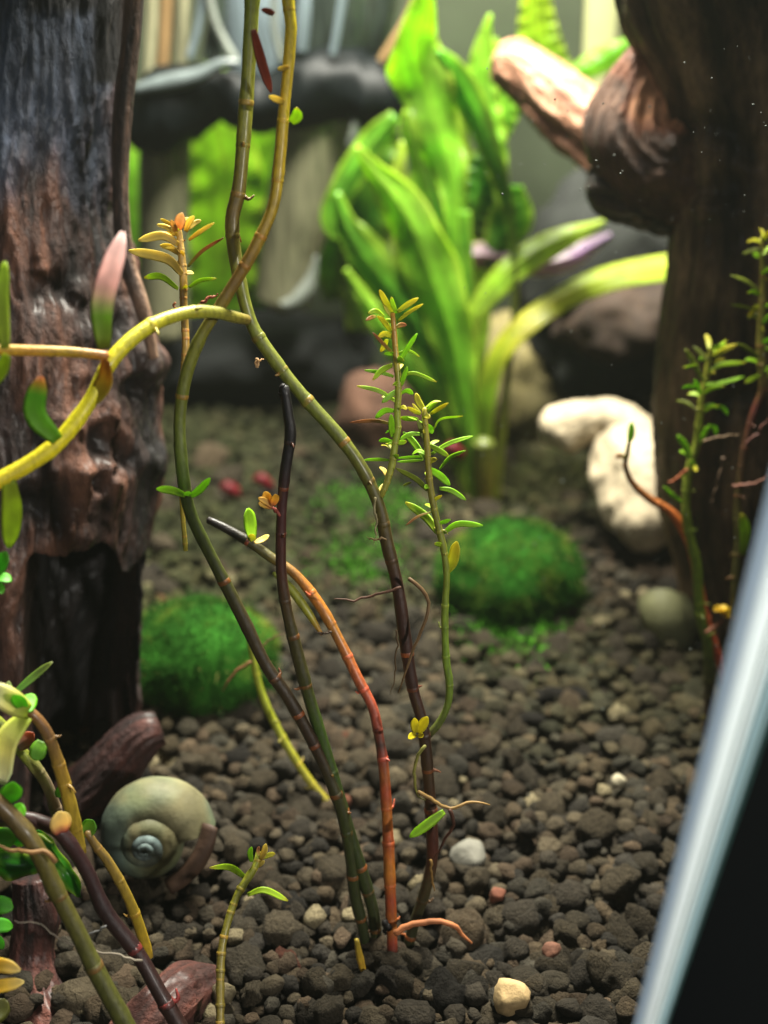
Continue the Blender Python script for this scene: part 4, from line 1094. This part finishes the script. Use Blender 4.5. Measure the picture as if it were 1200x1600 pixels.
# pebbles
for nm, lb, px, py, rx, ry, colr, sd in (
        ("pebble", "cream angular pebble on the front gravel near the bottom edge", 800, 1557, 30, 26, (172, 146, 102), 601),
        ("pebble", "greyish white elongated pebble right of the dark stem foot", 733, 1336, 32, 18, (104, 102, 92), 602),
        ("pebble", "tiny white pebble glinting near the right glass corner", 966, 1222, 12, 11, (150, 142, 118), 603),
        ("pebble", "small terracotta pebble lying right of the white elongated pebble", 776, 1399, 14, 13, (104, 60, 42), 604),
        ("pebble", "small rusty brown pebble lying between the cream pebble and the glass edge", 862, 1487, 17, 11, (96, 62, 46), 605)):
    g = G(px, py, 0.30)
    s = depth(g) / F
    v, f = lump(3, sd, 0.3, 1.0)
    v = v * np.array([rx * s, rx * s * 0.9, ry * s * 1.2])
    tag(link(nm, mesh_from(nm, v, f, np.tile(lin(colr), (len(v), 1))), M_ROCK, loc=tuple(g)), lb, "pebble")

# wood pieces at the front
for nm, lb, pts, sd in (
        ("wood_piece", "rough reddish wood piece on the gravel beside the small sprout", [(215, 1640, 14.6, 50), (255, 1590, 15.0, 46), (300, 1548, 15.6, 40), (338, 1525, 16.0, 16)], 81),
        ("wood_piece", "upright reddish wood piece behind the thick olive stem at lower left", [(55, 1372, 16.6, 30), (60, 1430, 16.4, 34), (52, 1490, 16.2, 32), (60, 1560, 15.8, 46), (90, 1640, 15.2, 60)], 82)):
    w = wood_sweep(pts, 90, 80, 0.45, sd, (24, 11, 9), (76, 38, 30), (128, 74, 58), ridge=0.3, name=nm)
    tag(w, lb, "wood")

# ------------------------------------------------------------------ algae balls
def algae_ball(label, px, py, Y, rx, ry, seed):
    p = PY(px, py, Y)
    s = depth(p) / F
    a, b = rx * s, ry * s
    v, f = ICO[4]
    v = v * np.array([a, a * 0.9, b]) * (1 + 0.17 * fbm(v * 1.5 + seed, 3, seed) + 0.03 * fbm(v * 6, 3, seed + 1))[:, None]
    t = thing("algae_ball", label, "algae ball")
    t.location = tuple(p)
    col = lin((34, 80, 18))[None, :] * (1 + 0.5 * fbm(v * 2, 3, seed + 2))[:, None]
    link("body", mesh_from("body", v, f, np.clip(col, 0, 1)), M_ALGAE, t)
    r = np.random.default_rng(seed)
    n = 42000
    d = r.normal(size=(n, 3))
    d /= np.linalg.norm(d, axis=1)[:, None]
    base_ = d * np.array([a, a * 0.9, b]) * (1 + 0.17 * fbm(d * 1.5 + seed, 3, seed) + 0.03 * fbm(d * 6, 3, seed + 1))[:, None]
    base_ = base_ * 0.985
    L = (r.uniform(0.04, 0.12, n) + 0.22 * (r.random(n) < 0.05) * r.random(n))[:, None]
    dirn = d + r.normal(size=(n, 3)) * 0.55
    sd = np.cross(dirn, r.normal(size=(n, 3)))
    sd /= np.linalg.norm(sd, axis=1)[:, None]
    w = 0.007
    V = np.stack([base_ - sd * w, base_ + sd * w, base_ + dirn * L], 1).reshape(-1, 3)
    fc_ = np.arange(3 * n).reshape(-1, 3)
    cc = lin((33, 72, 16))[None, :] * np.exp(r.normal(size=n) * 0.25)[:, None]
    pat = np.clip(fbm(d * 2.6 + seed, 4, seed + 6) * 1.8, 0, 1)[:, None] * np.clip(d[:, 2:3] + 0.35, 0, 1)
    cc = cc * (1 - pat) + lin((112, 122, 44)) * pat
    odd = r.random(n) < 0.015
    cc[odd] = lin((150, 142, 80))
    fz_ = link("fuzz", mesh_from("fuzz", V, fc_, np.clip(np.repeat(cc, 3, 0), 0, 1)), M_ALGAE, t)
    fz_['kind'] = 'stuff'


algae_ball("right algae ball, a dark green mossy mound on gravel behind the thin green stem", 800, 900, GYv(985) + 1.3, 112, 80, 91)
algae_ball("left algae ball, a green mossy mound half hidden by the driftwood trunk", 312, 1030, GYv(1128) + 1.3, 120, 88, 92)
# thin algae tufts on the gravel
for nm, px, py, rpx, n, sd in (("algae_tuft", 800, 990, 90, 900, 93), ("algae_tuft", 560, 880, 90, 700, 94), ("algae_tuft", 585, 790, 90, 900, 95)):
    r = np.random.default_rng(sd)
    g = G(px, py, 0.15)
    s = depth(g) / F
    bb = np.column_stack([r.normal(size=n) * rpx * s * 0.5, r.normal(size=n) * rpx * s * 0.5, r.uniform(0, 0.15, n)])
    dd = r.normal(size=(n, 3)) * 0.12 + np.array([0, 0, 0.14])
    sd_ = r.normal(size=(n, 3))
    sd_ /= np.linalg.norm(sd_, axis=1)[:, None]
    V = np.stack([bb - sd_ * 0.02, bb + sd_ * 0.02, bb + dd], 1).reshape(-1, 3)
    cc = np.repeat(lin((60, 110, 26))[None, :] * np.exp(r.normal(size=n) * 0.3)[:, None], 3, 0)
    t = link(nm, mesh_from(nm, V, np.arange(3 * n).reshape(-1, 3), np.clip(cc, 0, 1)), M_ALGAE, loc=tuple(g))
    t['kind'] = 'stuff'
    t['label'] = "thin green algae film growing on the gravel"
    t['category'] = "algae"


# ------------------------------------------------------------------ snails
def snail_shell(label, px, py, Y, scale, axis_img, end_ang, col_fn, seed=1, turns=3.9, foot=None):
    """coiled globe-shaped shell; axis_img = direction of the apex in camera axes (right, up, toward viewer)"""
    ctr = PY(px, py, Y)
    fw = ray(px, py)
    fw /= np.linalg.norm(fw)
    right = np.array([1.0, 0, 0])
    up = np.cross(right, fw)
    up /= np.linalg.norm(up)
    ax = axis_img[0] * right + axis_img[1] * up - axis_img[2] * fw
    ax /= np.linalg.norm(ax)
    e1 = right - ax * np.dot(right, ax)
    e1 /= np.linalg.norm(e1)
    e2 = np.cross(ax, e1)
    t = thing("snail", label, "snail")
    n, nu_ = 150, 40
    s = np.linspace(-turns, 0, n)
    gr = 1.85 ** s
    ang = end_ang - 2 * math.pi * s            # grows clockwise for the viewer
    Rr, rr = 0.68 * gr * scale, 0.76 * gr * scale * (1 + 0.012 * np.sin(s * 70) + 0.02 * fbm(np.column_stack([s * 9, s * 0, s * 0]), 2, 5))
    drop = -1.25 * gr * scale                   # larger whorls sit further back along the axis
    c = ctr + (Rr * np.cos(ang))[:, None] * e1 + (Rr * np.sin(ang))[:, None] * e2 + drop[:, None] * ax
    rad = np.cos(ang)[:, None] * e1 + np.sin(ang)[:, None] * e2
    th = np.linspace(0, 2 * math.pi, nu_, endpoint=False)
    ring = c[:, None, :] + rr[:, None, None] * (np.cos(th)[None, :, None] * rad[:, None, :] + 1.08 * np.sin(th)[None, :, None] * ax[None, None, :])
    v = ring.reshape(-1, 3)
    f = [tuple(x) for x in grid_faces(n, nu_).tolist()] + [tuple(range(nu_))[::-1]]
    tt = np.repeat(np.linspace(0, 1, n), nu_)
    aa = np.tile(th, n)
    col = col_fn(tt, aa, v)
    link("shell", mesh_from("shell", v, f, np.clip(col, 0, 1)), M_SHELL, t)
    # operculum closing the mouth
    k = 20
    ring2 = c[-1] + rr[-1] * 0.92 * (np.cos(th)[:, None] * rad[-1] + 1.08 * np.sin(th)[:, None] * ax)
    T = c[-1] - c[-2]
    T /= np.linalg.norm(T)
    vv = np.vstack([ring2 - T * 0.05, c[-1] + T * 0.04])
    ff = [(j, (j + 1) % nu_, nu_) for j in range(nu_)]
    link("operculum", mesh_from("operculum", vv, ff, np.tile(lin((74, 50, 34)), (len(vv), 1))), M_SHELL, t)
    if foot is not None:
        p0 = np.array([PY(a, b, Y - dq) for a, b, dq in foot])
        cc = catmull(p0, 20)
        vv, ff, _ = sweep(cc, np.interp(np.linspace(0, 4, 20), [0, 1, 2, 3, 4], [0.05, 0.13, 0.16, 0.12, 0.04]), 0.15, 10, hint=(0, 0, 1))
        link("foot", mesh_from("foot", vv, ff, np.tile(lin((60, 42, 30)), (len(vv), 1))), M_SHELL, t)
    return t


def shell_cols(tt, aa, v):
    a, b, c_ = lin((94, 98, 64)), lin((76, 92, 86)), lin((106, 94, 62))
    n1 = 0.5 + 0.8 * fbm(v * 0.9, 3, 12)
    n1 = np.clip(n1, 0, 1)[:, None]
    col = a * n1 + b * (1 - n1)
    band = (0.5 + 0.5 * np.sin(tt * 160 + 2 * fbm(v * 2, 2, 4)))[:, None]
    col = col * (0.93 + 0.1 * band)
    n2 = np.clip(fbm(v * 1.3 + 9, 3, 14) * 1.6, 0, 0.6)[:, None]
    col = col * (1 - n2) + c_ * n2
    sut = np.clip(1 - np.abs(np.sin((aa - 2.6) * 0.5)) * 3, 0, 1)[:, None]
    col = col * (0.8 + 0.35 * np.clip(fbm(np.column_stack([tt * 60, aa * 2.0, aa * 0]), 3, 21) + 0.5, 0, 1))[:, None]
    spire = np.clip((0.62 - tt) / 0.15, 0, 1)[:, None]
    col = col * (1 - spire) + lin((96, 110, 108)) * spire * (0.8 + 0.4 * band)
    return col * (1 - 0.5 * sut)


SY = GYv(1398) - 0.55
snail_shell("large greenish cream snail shell showing its spiral, on gravel beside the driftwood", 224, 1334, SY, 0.74, (-0.12, -0.42, 0.89), math.radians(4), shell_cols, foot=[(328, 1290, -0.5), (322, 1318, -0.4), (308, 1346, -0.3), (286, 1370, -0.2), (262, 1386, -0.1)])


def shell_cols2(tt, aa, v):
    col = lin((116, 116, 82))[None, :] * (1 + 0.2 * fbm(v * 1.2, 3, 15))[:, None]
    return col


snail_shell("smaller plain grey-olive snail shell half behind the right stems", 1100, 962, GYv(1018) + 0.5, 0.66, (0.8, 0.1, 0.3), math.radians(150), shell_cols2)

# red specks
for k, (px, py, lb) in enumerate(((360, 770, "dark red speck on far gravel, leftmost of the three"), (412, 757, "dark red speck on the far gravel just left of the black stem"), (710, 708, "dark red speck behind the leafy shoot, in front of the sword plant"))):
    g = PY(px, py, 33.5 if k < 2 else 31.5)
    s = depth(g) / F
    c0 = np.array([g + np.array([-16 * s, 0, 6 * s]), g + np.array([-4 * s, 0, 9 * s]), g + np.array([8 * s, 0, 0]), g + np.array([16 * s, 0, -10 * s])])
    c1 = catmull(c0, 20)
    v, f, ix = sweep(c1, np.interp(np.linspace(0, 1, 20), [0, .3, .7, 1], [4, 11, 9, 2]) * s, None, 12)
    v = v + 0.03 * fbm(v * 5, 2, 3)[:, None]
    tag(link("red_speck", mesh_from("red_speck", v, f, np.tile(lin((104, 22, 30)), (len(v), 1))), M_LEAF), lb, "red speck")

# lilac blade behind the sword plant
LB = thing("lilac_strip", "pale lilac strip with an upturned pointed end behind the sword plant leaves", "lilac strip")
blade(LB, [(716, 400, 36.2), (765, 400, 36.2), (830, 412, 36.2), (890, 402, 36.2), (955, 366, 36.2)], [14, 22, 20, 20, 4], [(0, (190, 150, 176)), (0.5, (196, 160, 196)), (1, (170, 140, 190))], seed=40, cup=0.5)

# ------------------------------------------------------------------ filter
FI = thing("aquarium_filter", "clear plastic filter with a black collar and tubes hanging in the back", "filter")
YFI = 40.0


def plastic(name, base, rough=0.2, var=0.3, trans=0.0):
    return pigment_mat(name, rough=rough, base=base, var=var, vscale=2.2, stretch=(4, 4, 0.25), coat=0.5, trans=trans, coat_rough=0.1)


M_OLV = plastic("smoky_tube", (140, 138, 110), 0.2, 0.55, 0.25)
M_GRY = plastic("grey_plastic", (120, 134, 140), 0.25, 0.3, 0.25)
M_DRK = plastic("dark_smoky_plastic", (52, 60, 54), 0.2, 0.6, 0.15)
M_PCH = plastic("amber_strip", (150, 122, 84), 0.3, 0.4, 0.3)
M_WHT = plastic("painted_glint", (128, 134, 126), 0.3, 0.3, 0.3)


def fpart(name, pts, mat, Y=YFI, flat=None, nu=20, nv=50, wig=0.0):
    C0 = np.array([[*PY(a, b, Y), r * depth(PY(a, b, Y)) / F] for a, b, r in pts])
    R = catmull(C0, nv)
    v, f, idx = sweep(R[:, :3], R[:, 3], R[:, 3] * (flat if flat else 1.0), nu, hint=(1, 0, 0) if flat or abs(pts[0][0] - pts[-1][0]) < abs(pts[0][1] - pts[-1][1]) else (0, 0, 1))
    if wig:
        v = v + wig * fbm(v * 0.8, 3, 6)[:, None]
    return link(name, mesh_from(name, v, f), mat, FI)


fpart("collar", [(196, 165, 20), (225, 172, 54), (262, 170, 62), (305, 154, 54), (345, 146, 42), (375, 156, 42), (404, 164, 52), (436, 152, 46), (480, 142, 58), (530, 144, 58), (580, 146, 54), (618, 146, 46), (645, 146, 22)], M_BLACK, Y=39.6, nv=120, wig=0.4)
fpart("collar_rim", [(212, 140, 8), (260, 130, 14), (310, 118, 12), (345, 100, 8), (372, 98, 5)], pigment_mat("grey_rim", rough=0.3, base=(84, 92, 92), var=0.3, vscale=3), Y=38.6)
fpart("tube", [(258, 120, 42), (258, 200, 42), (257, 300, 41), (256, 420, 40), (256, 520, 38)], M_OLV, Y=40.4)
fpart("tube", [(500, 130, 62), (490, 220, 60), (470, 320, 56), (452, 400, 48), (440, 470, 44)], M_OLV, Y=40.2)
fpart("tube_glint", [(494, 400, 3), (488, 430, 8), (478, 455, 14), (462, 472, 13), (440, 476, 6)], M_WHT, Y=38.9)  # pale piece shaped as the glint at the tube's lower end
fpart("housing", [(398, -60, 54), (398, 20, 52), (396, 80, 46), (394, 120, 40)], M_GRY, Y=40.3, flat=0.6)
fpart("housing", [(540, -60, 90), (535, 20, 82), (520, 80, 70), (515, 120, 60)], M_DRK, Y=40.6, flat=0.6)
fpart("rod", [(236, -60, 10), (236, 30, 10), (232, 120, 10)], M_OLV, Y=39.9)
fpart("rod", [(262, -60, 12), (260, 30, 12), (254, 120, 12)], M_PCH, Y=40.2)
fpart("rod", [(290, -60, 10), (286, 30, 10), (282, 120, 10)], M_OLV, Y=39.9)
fpart("strut", [(322, -20, 7), (338, 40, 7), (368, 98, 8)], M_WHT, Y=38.9)
fpart("strut", [(318, -20, 7), (310, 40, 6), (296, 90, 6)], M_GRY, Y=39.0)
fpart("strut", [(345, -30, 12), (338, 30, 14), (330, 90, 16)], M_DRK, Y=39.3)
fpart("strut", [(430, -30, 5), (428, 40, 6), (440, 96, 5)], M_WHT, Y=39.2)
fpart("strut", [(540, -30, 8), (530, 30, 7), (520, 86, 6)], M_GRY, Y=39.0)
fpart("strut", [(478, -30, 10), (474, 30, 12), (470, 80, 10)], M_GRY, Y=39.2)
fpart("amber_strip", [(665, -30, 12), (640, 30, 11), (615, 70, 10), (595, 98, 8)], M_PCH, Y=39.0, flat=0.4)
fpart("amber_strip", [(556, 190, 6), (552, 210, 7), (546, 228, 5)], M_WHT, Y=38.8)

# ------------------------------------------------------------------ floating debris
r = np.random.default_rng(55)
vs, fs, nb = [], [], 0
bv1, bf1 = ICO[1]
for k in range(260):
    px, py = r.uniform(720, 1200), r.uniform(60, 1150)
    Y = r.uniform(20, 27)
    p = PY(px, py, Y)
    if p[2] < 0.4 or not inside(p[0], p[1]):
        continue
    s = abs(r.normal()) * 0.006 + 0.004
    vs.append(bv1 * np.array([s, s, s * r.uniform(0.5, 2.0)]) @ rot_rand(r).T + p)
    fs.append(bf1 + nb)
    nb += len(bv1)
dust = link("floating_debris", mesh_from("floating_debris", np.vstack(vs), np.vstack(fs)), pigment_mat("debris", rough=0.6, base=(74, 80, 74), var=0.1))
dust['kind'] = 'stuff'
dust['label'] = "tiny pale specks floating in the water on the right"
dust['category'] = "debris"

# ------------------------------------------------------------------ glass corner of the tank
GC = thing("glass_corner", "bright bluish white glass edge slanting along the lower right corner", "glass edge")


def edge_strip(name, xs_top, xs_bot, Yt, bulge, mat, n=40, k=14):
    """vertical prism whose face spans pixel columns xs at y=760 and y=1640"""
    a = [PY(xs_top[0], 700, Yt), PY(xs_top[1], 700, Yt)]
    b_ = [PY(xs_bot[0], 1660, Yt), PY(xs_bot[1], 1660, Yt)]
    vv = []
    for i in range(n):
        t = i / (n - 1)
        l, r_ = a[0] * (1 - t) + b_[0] * t, a[1] * (1 - t) + b_[1] * t
        w = np.linalg.norm(r_ - l) / 2
        m_ = (l + r_) / 2
        for j in range(k):
            th = 2 * math.pi * j / k
            vv.append(m_ + (r_ - l) / 2 * math.cos(th) + np.array([0, -1, 0]) * w * bulge * math.sin(th))
    f = [tuple(x) for x in grid_faces(n, k).tolist()] + [tuple(range(k))[::-1], tuple((n - 1) * k + q for q in range(k))]
    return link(name, mesh_from(name, vv, f), mat, GC)


def X(yq, x1200, x1590):
    return x1200 + (x1590 - x1200) * (yq - 1200) / 390.0


def glassy(name, c, mixf, rough=0.3):
    m, nt = new_mat(name)
    o_ = N(nt, 'ShaderNodeOutputMaterial')
    p_ = N(nt, 'ShaderNodeBsdfPrincipled')
    p_.inputs['Base Color'].default_value = (*lin(c), 1)
    p_.inputs['Roughness'].default_value = rough
    p_.inputs['Coat Weight'].default_value = 0.5
    t_ = N(nt, 'ShaderNodeBsdfTranslucent')
    t_.inputs['Color'].default_value = (*lin(c), 1)
    m_ = N(nt, 'ShaderNodeMixShader')
    m_.inputs[0].default_value = mixf
    nt.links.new(p_.outputs[0], m_.inputs[1])
    nt.links.new(t_.outputs[0], m_.inputs[2])
    nt.links.new(m_.outputs[0], o_.inputs['Surface'])
    return m


STEEL = glassy("blue_grey_glass", (184, 194, 206), 0.7)  # strip colours carry the light gradient across the glass edge
PALE = glassy("pale_glass", (246, 251, 253), 0.75)
LIGHT_STREAK = glassy("light_streak_glass", (196, 214, 220), 0.7)
TEAL = glassy("teal_glass", (70, 104, 98), 0.4)
for nm, l, r_, Yt, bu, mt in (("edge_bevel", (1091, 993), (1116, 1009), 10.7, 0.9, STEEL),
                              ("edge_face", (1110, 1005), (1136, 1022), 10.6, 0.5, PALE),
                              ("edge_streak", (1136, 1022), (1141, 1025), 10.68, 0.9, TEAL),  # alternating tones paint reflection streaks into the glass edge
                              ("edge_streak", (1141, 1025), (1150, 1030), 10.62, 0.9, PALE),
                              ("edge_streak", (1150, 1030), (1153, 1032), 10.7, 0.9, TEAL),
                              ("edge_streak", (1153, 1032), (1160, 1036), 10.64, 0.9, LIGHT_STREAK),
                              ("edge_streak", (1160, 1036), (1163, 1038), 10.72, 0.9, TEAL),
                              ("edge_streak", (1163, 1038), (1171, 1042), 10.66, 0.9, LIGHT_STREAK),
                              ("silicone_bead", (1171, 1042), (1180, 1047), 10.8, 0.9, TEAL)):
    edge_strip(nm, (X(700, *l), X(700, *r_)), (X(1660, *l), X(1660, *r_)), Yt, bu, mt)


# ------------------------------------------------------------------ the cloudy water
hz = [(-34, -6, -100), (30, -6, -100), (30, 48, -100), (-34, 48, -100), (-34, -6, 23.5), (30, -6, 23.5), (30, 48, 23.5), (-34, 48, 23.5)]
m, nt = new_mat("cloudy_water")
out = N(nt, 'ShaderNodeOutputMaterial')
pv = N(nt, 'ShaderNodeVolumePrincipled')
pv.inputs['Color'].default_value = (0.80, 0.88, 0.74, 1)
pv.inputs['Density'].default_value = 0.00022
pv.inputs['Anisotropy'].default_value = 0.2
nt.links.new(pv.outputs[0], out.inputs['Volume'])
haze = link("haze", mesh_from("haze", hz, [(3, 2, 1, 0), (4, 5, 6, 7), (0, 1, 5, 4), (1, 2, 6, 5), (2, 3, 7, 6), (3, 0, 4, 7)], smooth=False), m)
haze['kind'] = 'stuff'
